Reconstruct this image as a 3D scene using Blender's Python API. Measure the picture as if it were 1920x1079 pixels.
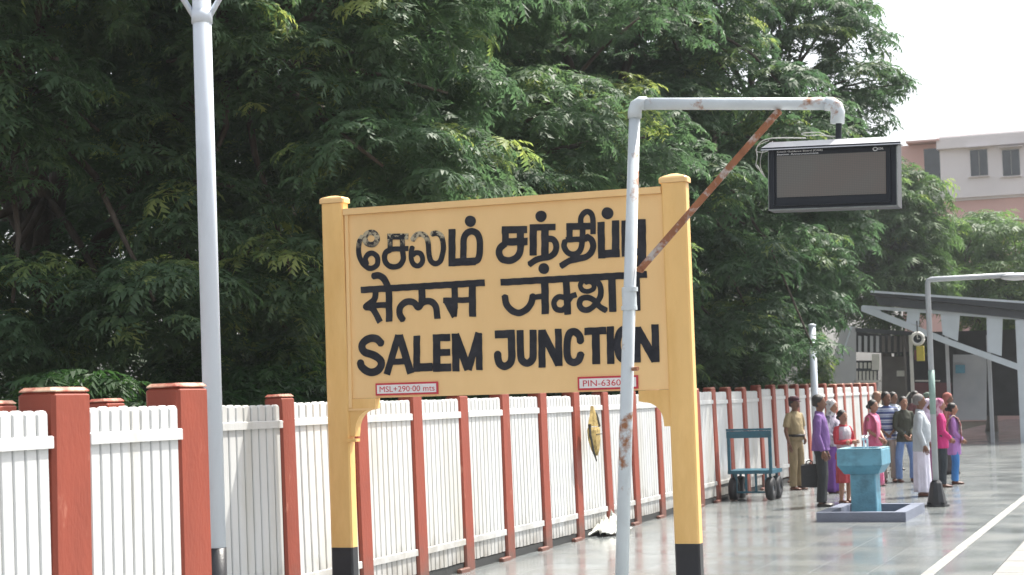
import bpy, bmesh, math, random
import numpy as np
from mathutils import Vector, Matrix

for o in list(bpy.data.objects):
    bpy.data.objects.remove(o, do_unlink=True)
scene = bpy.context.scene
COL = scene.collection
R = random.Random(7)
NR = np.random.default_rng(11)

# ------------------------------------------------------------------ camera, world, sun, exposure
FPX, CX, CY, CAMH = 3300.0, 960.0, 539.5, 1.85
def _d(px, py): return Vector((px - CX, -(py - CY), -FPX))
_y = _d(2200, 712).normalized()
_x = -_d(-7900, 995); _x = (_x - _y * _x.dot(_y)).normalized()
_z = _x.cross(_y)
MROT = Matrix((_x, _y, _z))                      # camera axes -> world axes
cam_data = bpy.data.cameras.new('camera')
cam = bpy.data.objects.new('camera', cam_data); COL.objects.link(cam)
cam.matrix_world = Matrix.Translation((0, 0, CAMH)) @ MROT.to_4x4()
cam_data.sensor_width = 36.0
cam_data.lens = 36.0 * FPX / 1920.0
cam_data.clip_start = 0.1; cam_data.clip_end = 3000
cam_data.dof.use_dof = True
cam_data.dof.focus_distance = 14.6
cam_data.dof.aperture_fstop = 5.0
scene.camera = cam

SUN_EL, SUN_AZ = math.radians(60), math.radians(34)   # azimuth from +Y towards +X
world = bpy.data.worlds.new('World'); scene.world = world; world.use_nodes = True
wn = world.node_tree.nodes; wl = world.node_tree.links
bg = wn['Background']
sky = wn.new('ShaderNodeTexSky'); sky.sky_type = 'NISHITA'; sky.sun_disc = False
sky.sun_elevation = SUN_EL; sky.sun_rotation = SUN_AZ
sky.air_density = 1.0; sky.dust_density = 4.0; sky.ozone_density = 1.0
hs = wn.new('ShaderNodeHueSaturation'); hs.inputs['Saturation'].default_value = 0.30
wl.new(sky.outputs[0], hs.inputs['Color']); wl.new(hs.outputs[0], bg.inputs['Color'])
bg.inputs['Strength'].default_value = 0.14
sd = bpy.data.lights.new('sun', 'SUN'); sd.energy = 3.9; sd.angle = math.radians(0.55); sd.color = (1.0, 0.95, 0.86)
sun = bpy.data.objects.new('sun', sd); COL.objects.link(sun)
sdir = Vector((math.sin(SUN_AZ) * math.cos(SUN_EL), math.cos(SUN_AZ) * math.cos(SUN_EL), math.sin(SUN_EL)))
sun.rotation_euler = sdir.to_track_quat('Z', 'Y').to_euler()
sun.location = (0, 0, 30)
scene.view_settings.view_transform = 'Standard'; scene.view_settings.look = 'None'
scene.view_settings.exposure = 1.10; scene.view_settings.gamma = 1.0
scene.view_settings.use_curve_mapping = False
scene.cycles.max_bounces = 7; scene.cycles.transparent_max_bounces = 6
scene.cycles.diffuse_bounces = 4; scene.cycles.glossy_bounces = 3; scene.cycles.transmission_bounces = 3

# points of the place from sight lines: on the plane y=Y, x=X or the floor z
def _ray(px, py): return MROT @ _d(px, py)
def atY(px, py, Y):
    r = _ray(px, py); return r * (Y / r.y) + Vector((0, 0, CAMH))
def atX(px, py, X):
    r = _ray(px, py); return r * (X / r.x) + Vector((0, 0, CAMH))
def ground(px, py, z=0.0):
    r = _ray(px, py); return r * ((z - CAMH) / r.z) + Vector((0, 0, CAMH))

# ------------------------------------------------------------------ materials
MATS = {}
def mat(name, col, rough=0.6, var=0.12, scale=6.0, bump=0.0, col2=None, mix=0.5, mscale=2.0, msharp=0.1,
        metal=0.0, spec=0.5, coord='pos', stretch=(1, 1, 1), trans=0.0, bscale=None, dist=0.02):
    """principled paint: base colour with soft variation, optional second colour in noise patches, bump"""
    m = bpy.data.materials.new(name); m.use_nodes = True
    n, l = m.node_tree.nodes, m.node_tree.links
    b = n['Principled BSDF']
    b.inputs['Roughness'].default_value = rough; b.inputs['Metallic'].default_value = metal
    b.inputs['Specular IOR Level'].default_value = spec
    if coord == 'pos':
        g = n.new('ShaderNodeNewGeometry'); src = g.outputs['Position']
    else:
        g = n.new('ShaderNodeTexCoord'); src = g.outputs['Object']
    mp = n.new('ShaderNodeMapping'); mp.inputs['Scale'].default_value = stretch
    l.new(src, mp.inputs['Vector'])
    nz = n.new('ShaderNodeTexNoise'); nz.inputs['Scale'].default_value = scale; nz.inputs['Detail'].default_value = 6
    l.new(mp.outputs[0], nz.inputs['Vector'])
    hsv = n.new('ShaderNodeHueSaturation'); hsv.inputs['Color'].default_value = (*col, 1)
    mr = n.new('ShaderNodeMapRange'); mr.inputs['From Min'].default_value = 0.25; mr.inputs['From Max'].default_value = 0.75
    mr.inputs['To Min'].default_value = 1 - var; mr.inputs['To Max'].default_value = 1 + var
    l.new(nz.outputs['Fac'], mr.inputs['Value']); l.new(mr.outputs[0], hsv.inputs['Value'])
    out = hsv.outputs[0]
    if col2 is not None:
        n2 = n.new('ShaderNodeTexNoise'); n2.inputs['Scale'].default_value = mscale; n2.inputs['Detail'].default_value = 9
        n2.inputs['Roughness'].default_value = 0.65
        l.new(mp.outputs[0], n2.inputs['Vector'])
        m2 = n.new('ShaderNodeMapRange'); m2.inputs['From Min'].default_value = 1 - mix - msharp; m2.inputs['From Max'].default_value = 1 - mix + msharp
        l.new(n2.outputs['Fac'], m2.inputs['Value'])
        mx = n.new('ShaderNodeMixRGB'); mx.inputs['Color2'].default_value = (*col2, 1)
        l.new(m2.outputs[0], mx.inputs['Fac']); l.new(out, mx.inputs['Color1']); out = mx.outputs[0]
    l.new(out, b.inputs['Base Color'])
    if bump > 0:
        bn = n.new('ShaderNodeTexNoise'); bn.inputs['Scale'].default_value = bscale or scale * 8; bn.inputs['Detail'].default_value = 5
        l.new(mp.outputs[0], bn.inputs['Vector'])
        bp = n.new('ShaderNodeBump'); bp.inputs['Strength'].default_value = bump; bp.inputs['Distance'].default_value = dist
        l.new(bn.outputs['Fac'], bp.inputs['Height']); l.new(bp.outputs[0], b.inputs['Normal'])
    if trans > 0:
        b.inputs['Transmission Weight'].default_value = trans
    MATS[name] = m
    return m

M_yellow = mat('yellow_sign_paint', (0.86, 0.575, 0.265), 0.5, 0.04, 2.5, 0.12, (0.78, 0.50, 0.21), 0.40, 1.3, 0.22, stretch=(1, 1, .35))
M_yellow2 = mat('yellow_post_paint', (0.84, 0.535, 0.20), 0.5, 0.08, 4, 0.15, (0.70, 0.41, 0.12), 0.38, 3.0, 0.16, stretch=(1, 1, .25))
M_black = mat('black_letter_paint', (0.012, 0.014, 0.021), 0.5, 0.25, 9, 0.15, (0.03, 0.03, 0.038), 0.42, 7, 0.1, spec=.25)
M_worn = mat('worn_black_letter_paint', (0.012, 0.014, 0.021), 0.5, 0.2, 9, 0.2, (0.46, 0.40, 0.28), 0.50, 20, 0.04, spec=.25)
def _wear(m, z0):
    n, l = m.node_tree.nodes, m.node_tree.links
    geo = n.new('ShaderNodeNewGeometry'); sp = n.new('ShaderNodeSeparateXYZ'); l.new(geo.outputs['Position'], sp.inputs[0])
    mr = n.new('ShaderNodeMapRange'); mr.inputs['From Min'].default_value = z0 - .03; mr.inputs['From Max'].default_value = z0 + .03; l.new(sp.outputs['Z'], mr.inputs['Value'])
    mx = [q for q in n if q.type == 'MIX_RGB'][0]; old = mx.inputs['Fac'].links[0].from_socket
    mu = n.new('ShaderNodeMath'); mu.operation = 'MULTIPLY'; l.new(old, mu.inputs[0]); l.new(mr.outputs[0], mu.inputs[1]); l.new(mu.outputs[0], mx.inputs['Fac'])
_wear(M_worn, atY(760, 455, 13.93).z)
M_band = mat('black_band_paint', (0.018, 0.019, 0.024), 0.4, 0.3, 8, 0.1)
M_white = mat('white_fence_paint', (0.57, 0.58, 0.58), 0.55, 0.05, 5, 0.12, (0.48, 0.47, 0.43), 0.40, 2.4, 0.12, stretch=(1, 1, .22))
M_slab = mat('white_slab_paint', (0.50, 0.505, 0.505), 0.6, 0.08, 5, 0.15, (0.42, 0.40, 0.36), 0.42, 2.4, 0.12, stretch=(1, 1, .22))
M_red = mat('red_oxide_paint', (0.265, 0.050, 0.026), 0.55, 0.12, 5, 0.2, (0.42, 0.16, 0.11), 0.33, 6, 0.05, stretch=(1, 1, .4))
def _splash(m, col, ztop, amount=.75):
    """mud splashed up from the floor, fading out with height in noisy tongues"""
    n, l = m.node_tree.nodes, m.node_tree.links; b = n['Principled BSDF']; old = b.inputs['Base Color'].links[0].from_socket
    geo = n.new('ShaderNodeNewGeometry'); sp = n.new('ShaderNodeSeparateXYZ'); l.new(geo.outputs['Position'], sp.inputs[0])
    nz = n.new('ShaderNodeTexNoise'); nz.inputs['Scale'].default_value = 5; nz.inputs['Detail'].default_value = 8; l.new(geo.outputs['Position'], nz.inputs['Vector'])
    md = n.new('ShaderNodeMath'); md.operation = 'MULTIPLY_ADD'; md.inputs[1].default_value = -ztop * 1.8; l.new(nz.outputs['Fac'], md.inputs[0]); l.new(sp.outputs['Z'], md.inputs[2])
    mr = n.new('ShaderNodeMapRange'); mr.inputs['From Min'].default_value = -ztop * .9; mr.inputs['From Max'].default_value = ztop * .15
    mr.inputs['To Min'].default_value = amount; mr.inputs['To Max'].default_value = 0; l.new(md.outputs[0], mr.inputs['Value'])
    mx = n.new('ShaderNodeMixRGB'); mx.inputs['Color2'].default_value = (*col, 1); l.new(mr.outputs[0], mx.inputs['Fac']); l.new(old, mx.inputs['Color1']); l.new(mx.outputs[0], b.inputs['Base Color'])
_splash(M_white, (.20, .18, .15), .42); _splash(M_slab, (.18, .16, .13), .5); _splash(M_red, (.10, .07, .055), .45)
M_redtop_lit = mat('sunlit_red_post_top', (0.36, 0.09, 0.06), 0.6, 0.15, 8, 0.2, (0.58, 0.40, 0.28), 0.45, 6, 0.1)  # lighter red with cream: sunlight on the post tops put into the colour
M_gapdark = mat('dark_gap_strip', (0.03, 0.032, 0.032), 0.7, 0.3, 6, 0.3)  # near-black strip stands in for the shaded gap under the fence panels
M_pole = mat('pale_blue_white_paint', (0.66, 0.72, 0.80), 0.38, 0.04, 3, 0.06, (0.50, 0.55, 0.62), 0.34, 2.2, 0.1, stretch=(1, 1, .3))
M_pipe = mat('rusting_white_pipe_paint', (0.58, 0.64, 0.68), 0.42, 0.06, 5, 0.1, (0.30, 0.13, 0.06), 0.40, 3.6, 0.04)
M_rust = mat('rusty_brace', (0.30, 0.12, 0.055), 0.7, 0.2, 12, 0.3, (0.50, 0.47, 0.45), 0.47, 5.5, 0.05)
M_case = mat('dark_display_case', (0.016, 0.020, 0.028), 0.4, 0.15, 6, 0.05, spec=.3)
M_casetop = mat('silver_display_hood', (0.55, 0.56, 0.58), 0.35, 0.06, 6, 0.05, metal=0.4)
M_trim = mat('grey_metal_trim', (0.20, 0.22, 0.22), 0.4, 0.12, 9, 0.05, (0.08, 0.08, 0.08), 0.4, 9, 0.1)
M_cable = mat('pale_cable', (0.45, 0.46, 0.44), 0.6, 0.15, 20)
M_plate = mat('white_plate_paint', (0.80, 0.77, 0.76), 0.5, 0.05, 10)
M_platered = mat('red_plate_paint', (0.55, 0.03, 0.05), 0.5, 0.15, 20)
M_print = mat('white_print', (0.75, 0.77, 0.8), 0.5, 0.05, 20)
M_blue = mat('sky_blue_masonry_paint', (0.115, 0.32, 0.44), 0.5, 0.12, 4, 0.25, (0.07, 0.20, 0.27), 0.42, 5, 0.12)
M_bluetop = mat('pale_blue_rim_paint', (0.28, 0.48, 0.54), 0.45, 0.1, 6, 0.2)
M_bed = mat('grey_blue_cement', (0.15, 0.17, 0.23), 0.55, 0.1, 4, 0.3)
M_bedin = mat('dark_wet_drain_floor', (0.04, 0.055, 0.08), 0.15, 0.2, 4, 0.1)
M_teal = mat('teal_trolley_paint', (0.012, 0.10, 0.15), 0.4, 0.15, 8, 0.1, (0.02, 0.05, 0.06), 0.35, 6, 0.08)
M_rubber = mat('black_rubber', (0.018, 0.019, 0.022), 0.6, 0.2, 12, 0.1)
M_rubbergrey = mat('grey_wheel_hub', (0.12, 0.14, 0.17), 0.5, 0.2, 12)
M_steel = mat('dull_steel', (0.45, 0.46, 0.48), 0.3, 0.1, 12, metal=0.8)
M_bark = mat('brown_bark', (0.060, 0.044, 0.034), 0.85, 0.3, 6, 0.6, (0.10, 0.085, 0.07), 0.45, 4, 0.12, stretch=(1, 1, .4))
M_straw = mat('dried_palm_straw', (0.42, 0.30, 0.10), 0.7, 0.25, 18, 0.3, (0.16, 0.11, 0.03), 0.42, 14, 0.08)
M_strawdark = mat('dark_dried_leaf', (0.05, 0.05, 0.045), 0.7, 0.25, 18, 0.3)
M_rag = mat('dirty_white_cloth', (0.55, 0.56, 0.52), 0.8, 0.12, 12, 0.3, (0.28, 0.33, 0.28), 0.4, 7, 0.1)
M_soil = mat('bare_soil', (0.10, 0.075, 0.05), 0.9, 0.25, 1.5, 0.4, (0.06, 0.07, 0.035), 0.45, .8, 0.1)
M_ballast = mat('track_ballast', (0.16, 0.145, 0.13), 0.9, 0.4, 12, 0.8, (0.08, 0.07, 0.06), 0.5, 14, 0.1)
M_coping = mat('platform_coping_concrete', (0.23, 0.23, 0.22), 0.65, 0.1, 2, 0.2, (0.18, 0.18, 0.17), 0.4, 3, 0.1)
M_line = mat('white_line_paint', (0.34, 0.34, 0.32), 0.6, 0.08, 3, 0.1, (0.20, 0.20, 0.19), 0.52, 6, 0.05)
M_conc = mat('platform_concrete', (0.20, 0.20, 0.20), 0.7, 0.15, 2, 0.2)
M_wallgrey = mat('grey_painted_sheet', (0.48, 0.48, 0.50), 0.6, 0.08, 1.2, 0.1, (0.38, 0.39, 0.42), 0.42, .8, 0.15)
M_roofdark = mat('dark_roof_sheet', (0.050, 0.055, 0.065), 0.6, 0.2, 2, 0.1)
M_girder = mat('pale_blue_girder_paint', (0.56, 0.61, 0.66), 0.5, 0.08, 2, 0.1)
M_dark = mat('dark_interior_shade', (0.035, 0.035, 0.038), 0.8, 0.3, 2)  # near-black colour paints in the shade inside the shelter
M_brown = mat('brown_grey_board', (0.12, 0.105, 0.095), 0.7, 0.2, 3)
M_maroon = mat('maroon_dado_paint', (0.13, 0.035, 0.04), 0.6, 0.15, 3)
M_creamy = mat('cream_window_paint', (0.62, 0.60, 0.55), 0.5, 0.1, 4)
M_pink = mat('pink_building_render', (0.62, 0.40, 0.36), 0.75, 0.07, .4, 0.1, (0.52, 0.33, 0.30), 0.4, .5, 0.15)
M_pinkwhite = mat('white_building_render', (0.72, 0.68, 0.68), 0.75, 0.06, .4, 0.1)
M_glassd = mat('dark_window_glass', (0.03, 0.035, 0.045), 0.12, 0.3, 2, spec=0.7)
M_yel = mat('yellow_panel_paint', (0.42, 0.34, 0.04), 0.5, 0.15, 8)
M_green = mat('green_pole_paint', (0.26, 0.38, 0.35), 0.5, 0.15, 8)
M_polegrey = mat('grey_lamp_pole_paint', (0.42, 0.45, 0.48), 0.42, 0.08, 5, 0.1)

def leaf_mat(name, cols, transl=0.48):
    m = bpy.data.materials.new(name); m.use_nodes = True
    n, l = m.node_tree.nodes, m.node_tree.links
    b = n['Principled BSDF']; out = n['Material Output']
    at = n.new('ShaderNodeAttribute'); at.attribute_name = 'tint'
    cr = n.new('ShaderNodeValToRGB'); cr.color_ramp.elements[0].position = 0.0; cr.color_ramp.elements[1].position = 1.0
    cr.color_ramp.elements[0].color = (*cols[0], 1); cr.color_ramp.elements[1].color = (*cols[-1], 1)
    for i, c in enumerate(cols[1:-1]):
        e = cr.color_ramp.elements.new([0.55, 0.82][i] if len(cols) == 4 else 0.7); e.color = (*c, 1)
    l.new(at.outputs['Fac'], cr.inputs['Fac'])
    l.new(cr.outputs[0], b.inputs['Base Color'])
    b.inputs['Roughness'].default_value = 0.5; b.inputs['Specular IOR Level'].default_value = 0.35
    tr = n.new('ShaderNodeBsdfTranslucent')
    hsv = n.new('ShaderNodeHueSaturation'); hsv.inputs['Value'].default_value = 1.5; hsv.inputs['Saturation'].default_value = 1.15
    hsv.inputs['Hue'].default_value = 0.485
    l.new(cr.outputs[0], hsv.inputs['Color']); l.new(hsv.outputs[0], tr.inputs['Color'])
    mx = n.new('ShaderNodeMixShader'); mx.inputs['Fac'].default_value = transl
    l.new(b.outputs[0], mx.inputs[1]); l.new(tr.outputs[0], mx.inputs[2]); l.new(mx.outputs[0], out.inputs['Surface'])
    return m
M_leaf = leaf_mat('dark_feathery_leaf', [(0.052, 0.098, 0.057), (0.080, 0.140, 0.070), (0.145, 0.215, 0.080), (0.28, 0.34, 0.12)])  # palest ramp end doubles as the painted highlights on leaf tops
M_leaf2 = leaf_mat('pale_far_leaf', [(0.060, 0.115, 0.045), (0.085, 0.15, 0.06), (0.12, 0.20, 0.07), (0.22, 0.30, 0.09)])
M_leaf3 = leaf_mat('bush_leaf', [(0.022, 0.058, 0.024), (0.04, 0.09, 0.03), (0.10, 0.17, 0.05), (0.20, 0.26, 0.07)])

# ------------------------------------------------------------------ mesh helpers
class MB:
    def __init__(s): s.v = []; s.f = []
    def add(s, v, f):
        k = len(s.v); s.v += [tuple(p) for p in v]; s.f += [tuple(i + k for i in q) for q in f]
    def box(s, a, b, M=None):
        x0, y0, z0 = a; x1, y1, z1 = b
        v = [Vector(p) for p in ((x0, y0, z0), (x1, y0, z0), (x1, y1, z0), (x0, y1, z0), (x0, y0, z1), (x1, y0, z1), (x1, y1, z1), (x0, y1, z1))]
        if M is not None: v = [M @ p for p in v]
        s.add(v, [(0, 3, 2, 1), (4, 5, 6, 7), (0, 1, 5, 4), (1, 2, 6, 5), (2, 3, 7, 6), (3, 0, 4, 7)])
    def chbox(s, a, b, c=0.012):
        """box with its four upright edges and its top edges chamfered"""
        x0, y0, z0 = a; x1, y1, z1 = b
        def ring(i, z): return [(x0 + c + i, y0 + i, z), (x1 - c - i, y0 + i, z), (x1 - i, y0 + c + i, z), (x1 - i, y1 - c - i, z),
                                (x1 - c - i, y1 - i, z), (x0 + c + i, y1 - i, z), (x0 + i, y1 - c - i, z), (x0 + i, y0 + c + i, z)]
        v = ring(0, z0) + ring(0, z1 - c) + ring(c, z1)
        f = [tuple(range(7, -1, -1)), tuple(range(16, 24))]
        for r in (0, 8):
            for i in range(8):
                j = (i + 1) % 8; f.append((r + i, r + j, r + 8 + j, r + 8 + i))
        s.add(v, f)
    def tube(s, pts, rad, n=12, ref=None, ry=None, cap=True, ripple=None):
        pts = [Vector(p) for p in pts]; k = len(pts)
        if not hasattr(rad, '__len__'): rad = [rad] * k
        if ry is None: ry = rad
        elif not hasattr(ry, '__len__'): ry = [ry] * k
        v = []; prev = None
        for i, p in enumerate(pts):
            t = (pts[min(i + 1, k - 1)] - pts[max(i - 1, 0)])
            t = t.normalized() if t.length > 1e-9 else Vector((0, 0, 1))
            if ref is not None: a = Vector(ref)
            elif prev is not None: a = prev
            else: a = Vector((0, 0, 1)) if abs(t.z) < 0.9 else Vector((1, 0, 0))
            a = a - t * a.dot(t)
            if a.length < 1e-5: a = t.orthogonal()
            a.normalize(); bb = t.cross(a); prev = a
            for j in range(n):
                w = 2 * math.pi * j / n
                q = 1.0 + (ripple(i, w) if ripple else 0)
                v.append(p + a * (math.cos(w) * rad[i] * q) + bb * (math.sin(w) * ry[i] * q))
        f = [(i * n + j, i * n + (j + 1) % n, (i + 1) * n + (j + 1) % n, (i + 1) * n + j) for i in range(k - 1) for j in range(n)]
        if cap: f += [tuple(range(n - 1, -1, -1)), tuple((k - 1) * n + j for j in range(n))]
        s.add(v, f)
    def ball(s, c, r, n=10, m=7):
        rx, ry, rz = r if hasattr(r, '__len__') else (r, r, r)
        v = [(c[0], c[1], c[2] - rz)]
        for i in range(1, m):
            a = -math.pi / 2 + math.pi * i / m
            for j in range(n):
                w = 2 * math.pi * j / n
                v.append((c[0] + rx * math.cos(a) * math.cos(w), c[1] + ry * math.cos(a) * math.sin(w), c[2] + rz * math.sin(a)))
        v.append((c[0], c[1], c[2] + rz))
        f = [(0, 1 + (j + 1) % n, 1 + j) for j in range(n)]
        for i in range(m - 2):
            for j in range(n):
                f.append((1 + i * n + j, 1 + i * n + (j + 1) % n, 1 + (i + 1) * n + (j + 1) % n, 1 + (i + 1) * n + j))
        k = 1 + (m - 2) * n; t = len(v) - 1
        f += [(k + j, k + (j + 1) % n, t) for j in range(n)]
        s.add(v, f)
    def prism(s, poly, axis, a, b):
        """polygon in the plane across `axis` extruded from a to b"""
        def P(u, v, w): return {'x': (w, u, v), 'y': (u, w, v), 'z': (u, v, w)}[axis]
        n = len(poly)
        v = [P(u, w, a) for u, w in poly] + [P(u, w, b) for u, w in poly]
        f = [tuple(range(n - 1, -1, -1)), tuple(range(n, 2 * n))] + [(i, (i + 1) % n, n + (i + 1) % n, n + i) for i in range(n)]
        s.add(v, f)
    def build(s, name, m, parent=None, smooth=False, recalc=True, loc=None):
        me = bpy.data.meshes.new(name); me.from_pydata(s.v, [], s.f)
        if recalc:
            bm = bmesh.new(); bm.from_mesh(me); bmesh.ops.recalc_face_normals(bm, faces=bm.faces); bm.to_mesh(me); bm.free()
        for mm in (m if isinstance(m, (list, tuple)) else [m]): me.materials.append(mm)
        if smooth: me.polygons.foreach_set('use_smooth', [True] * len(me.polygons))
        o = bpy.data.objects.new(name, me); COL.objects.link(o)
        if parent is not None: o.parent = parent
        if loc is not None: o.location = loc
        return o

def tag(o, label=None, cat=None, group=None, kind=None):
    if label: o['label'] = label
    if cat: o['category'] = cat
    if group: o['group'] = group
    if kind: o['kind'] = kind
    return o
def thing(name, label, cat, loc=(0, 0, 0), rz=0.0, group=None):
    e = bpy.data.objects.new(name, None); COL.objects.link(e)
    e.location = loc; e.rotation_euler = (0, 0, rz); e.empty_display_size = 0.2
    return tag(e, label, cat, group)
def link(name, me, parent, loc=(0, 0, 0), scale=None, rot=None):
    o = bpy.data.objects.new(name, me); COL.objects.link(o); o.parent = parent; o.location = loc
    if scale: o.scale = scale
    if rot: o.rotation_euler = rot
    return o
def keep_mesh(o):
    me = o.data; bpy.data.objects.remove(o, do_unlink=True); return me
def text_mesh(name, txt, width, height, m, parent, loc, rot, depth=0.002, bold=0.0):
    cu = bpy.data.curves.new(name, 'FONT'); cu.body = txt; cu.extrude = depth; cu.offset = bold; cu.resolution_u = 3
    t = bpy.data.objects.new(name + '_tmp', cu); COL.objects.link(t)
    bpy.context.view_layer.update()
    me = bpy.data.meshes.new_from_object(t.evaluated_get(bpy.context.evaluated_depsgraph_get()))
    bpy.data.objects.remove(t, do_unlink=True)
    c = np.empty(len(me.vertices) * 3); me.vertices.foreach_get('co', c); c = c.reshape(-1, 3)
    mn, mx = c.min(0), c.max(0)
    c[:, 0] = (c[:, 0] - mn[0]) / (mx[0] - mn[0]) * width; c[:, 1] = (c[:, 1] - mn[1]) / (mx[1] - mn[1]) * height
    me.vertices.foreach_set('co', c.ravel()); me.materials.clear(); me.materials.append(m); me.name = name
    o = bpy.data.objects.new(name, me); COL.objects.link(o); o.parent = parent; o.location = loc; o.rotation_euler = rot
    return o

# ------------------------------------------------------------------ ground, platform, track
FENCE_X = -7.22
PLAT_W, PLAT_E = -7.75, -1.30          # platform from behind the fence to its edge
g = MB(); g.add([(-1500, -1500, -1.0), (1500, -1500, -1.0), (1500, 1500, -1.0), (-1500, 1500, -1.0)], [(0, 1, 2, 3)])
tag(g.build('ground', M_soil), 'brown bare earth stretching to the horizon', kind='structure')
g = MB(); g.box((-70, -20, -1.3), (PLAT_W - 0.003, 140, -0.05))
tag(g.build('tree_bank_ground', M_soil), 'bare soil bank behind the white fence under the trees', kind='structure')
g = MB(); g.box((-1.1, -20, -1.2), (6.0, 160, -0.93))
tag(g.build('ballast', M_ballast), 'grey stone track ballast beside the platform', kind='stuff')
for x in (-0.25, 1.43):
    g = MB(); g.prism([(x - .07, -.929), (x + .07, -.929), (x + .035, -.90), (x + .012, -.88), (x + .012, -.80), (x + .036, -.79), (x + .036, -.76),
                       (x - .036, -.76), (x - .036, -.79), (x - .012, -.80), (x - .012, -.88), (x - .035, -.90)], 'y', -20, 160)
    tag(g.build('rail_track', M_rust), 'steel running rail %s to the platform edge' % ('nearer' if x < 0 else 'farther'), 'rail', 'railway rails', kind='structure')
TOPBASE = -0.018
g = MB(); g.box((PLAT_W, -6, -1.2), (PLAT_E - .45, 140, TOPBASE))
platform = tag(g.build('platform', M_conc), 'grey station platform slab under polished stone tiles', kind='structure')
g = MB(); yy = -6.0
while yy < 140:
    g.chbox((PLAT_E - .448, yy + .004, -.16), (PLAT_E, yy + 1.196, .004), .012); yy += 1.2
tag(g.build('coping', M_coping, platform), kind='stuff')
g = MB(); yy = -6.0
while yy < 140:
    g.box((-2.42, yy, -.012), (-2.30, yy + 2.99, .0025)); yy += 3.0
g.build('edge_line', M_line, platform)

# polished grey tiles with recessed joints
def tile_material():
    m = bpy.data.materials.new('polished_grey_stone'); m.use_nodes = True
    n, l = m.node_tree.nodes, m.node_tree.links; b = n['Principled BSDF']
    geo = n.new('ShaderNodeNewGeometry'); oi = n.new('ShaderNodeObjectInfo')
    nz = n.new('ShaderNodeTexNoise'); nz.inputs['Scale'].default_value = 9; nz.inputs['Detail'].default_value = 8
    l.new(geo.outputs['Position'], nz.inputs['Vector'])
    # each tile of the joined far field is its own island: random per island, per object for the near ones
    ad = n.new('ShaderNodeMath'); ad.operation = 'ADD'; l.new(geo.outputs['Random Per Island'], ad.inputs[0]); l.new(oi.outputs['Random'], ad.inputs[1])
    fr = n.new('ShaderNodeMath'); fr.operation = 'FRACT'; l.new(ad.outputs[0], fr.inputs[0])
    cr = n.new('ShaderNodeValToRGB'); cr.color_ramp.elements[0].color = (0.15, 0.165, 0.168, 1); cr.color_ramp.elements[1].color = (0.225, 0.245, 0.248, 1)
    l.new(fr.outputs[0], cr.inputs['Fac'])
    mr = n.new('ShaderNodeMapRange'); mr.inputs['From Min'].default_value = .3; mr.inputs['From Max'].default_value = .7
    mr.inputs['To Min'].default_value = .9; mr.inputs['To Max'].default_value = 1.1; l.new(nz.outputs['Fac'], mr.inputs['Value'])
    hv = n.new('ShaderNodeHueSaturation'); l.new(cr.outputs[0], hv.inputs['Color']); l.new(mr.outputs[0], hv.inputs['Value'])
    # trodden dirt patches
    n3 = n.new('ShaderNodeTexNoise'); n3.inputs['Scale'].default_value = 1.1; n3.inputs['Detail'].default_value = 7
    l.new(geo.outputs['Position'], n3.inputs['Vector'])
    m3 = n.new('ShaderNodeMapRange'); m3.inputs['From Min'].default_value = .45; m3.inputs['From Max'].default_value = .7; l.new(n3.outputs['Fac'], m3.inputs['Value'])
    mx = n.new('ShaderNodeMixRGB'); mx.inputs['Color2'].default_value = (0.185, 0.19, 0.18, 1); l.new(m3.outputs[0], mx.inputs['Fac']); l.new(hv.outputs[0], mx.inputs['Color1'])
    l.new(mx.outputs[0], b.inputs['Base Color'])
    rr = n.new('ShaderNodeMapRange'); rr.inputs['To Min'].default_value = .10; rr.inputs['To Max'].default_value = .26
    l.new(n3.outputs['Fac'], rr.inputs['Value']); rr.inputs['From Min'].default_value = .3; rr.inputs['From Max'].default_value = .7
    l.new(rr.outputs[0], b.inputs['Roughness'])
    b.inputs['IOR'].default_value = 1.6
    bp = n.new('ShaderNodeBump'); bp.inputs['Strength'].default_value = .05; bp.inputs['Distance'].default_value = .01
    n4 = n.new('ShaderNodeTexNoise'); n4.inputs['Scale'].default_value = 3.5; l.new(geo.outputs['Position'], n4.inputs['Vector'])
    l.new(n4.outputs['Fac'], bp.inputs['Height']); l.new(bp.outputs[0], b.inputs['Normal'])
    return m
M_tile = tile_material()
TS = 0.60
t = MB(); t.chbox((.0015, .0015, TOPBASE + .0005 - 0), (TS - .0015, TS - .0015, 0), .0012)
tile_me = keep_mesh(t.build('tile_proto', M_tile)); tile_me.name = 'tile'
cols_x = []
x = PLAT_E - .45 - TS
while x > PLAT_W - TS: cols_x.append(x); x -= TS
cells = []
for cx_ in cols_x:
    y = -6.0
    while y < 139.5:
        c = Vector((cx_ + TS / 2, y + TS / 2, 0)); cc = MROT.transposed() @ (c - Vector((0, 0, CAMH)))
        vis = cc.z < -1 and -30 < CX + FPX * cc.x / -cc.z < 1950 and CY - FPX * cc.y / -cc.z < 1110 and cx_ + TS > FENCE_X
        cells.append((0 if vis else 1, y, cx_)); y += TS
cells.sort()
far = MB()
for i, (v_, y, cx_) in enumerate(cells):
    if i < 300:
        dz = R.uniform(-.0008, .0008)
        link('tile', tile_me, platform, (cx_, y, dz))
    else:
        far.box((cx_ + .0015, y + .0015, TOPBASE + .0005), (cx_ + TS - .0015, y + TS - .0015, R.uniform(-.0008, .0008)))
tag(far.build('tiles', M_tile, platform, recalc=False), kind='stuff')

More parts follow.
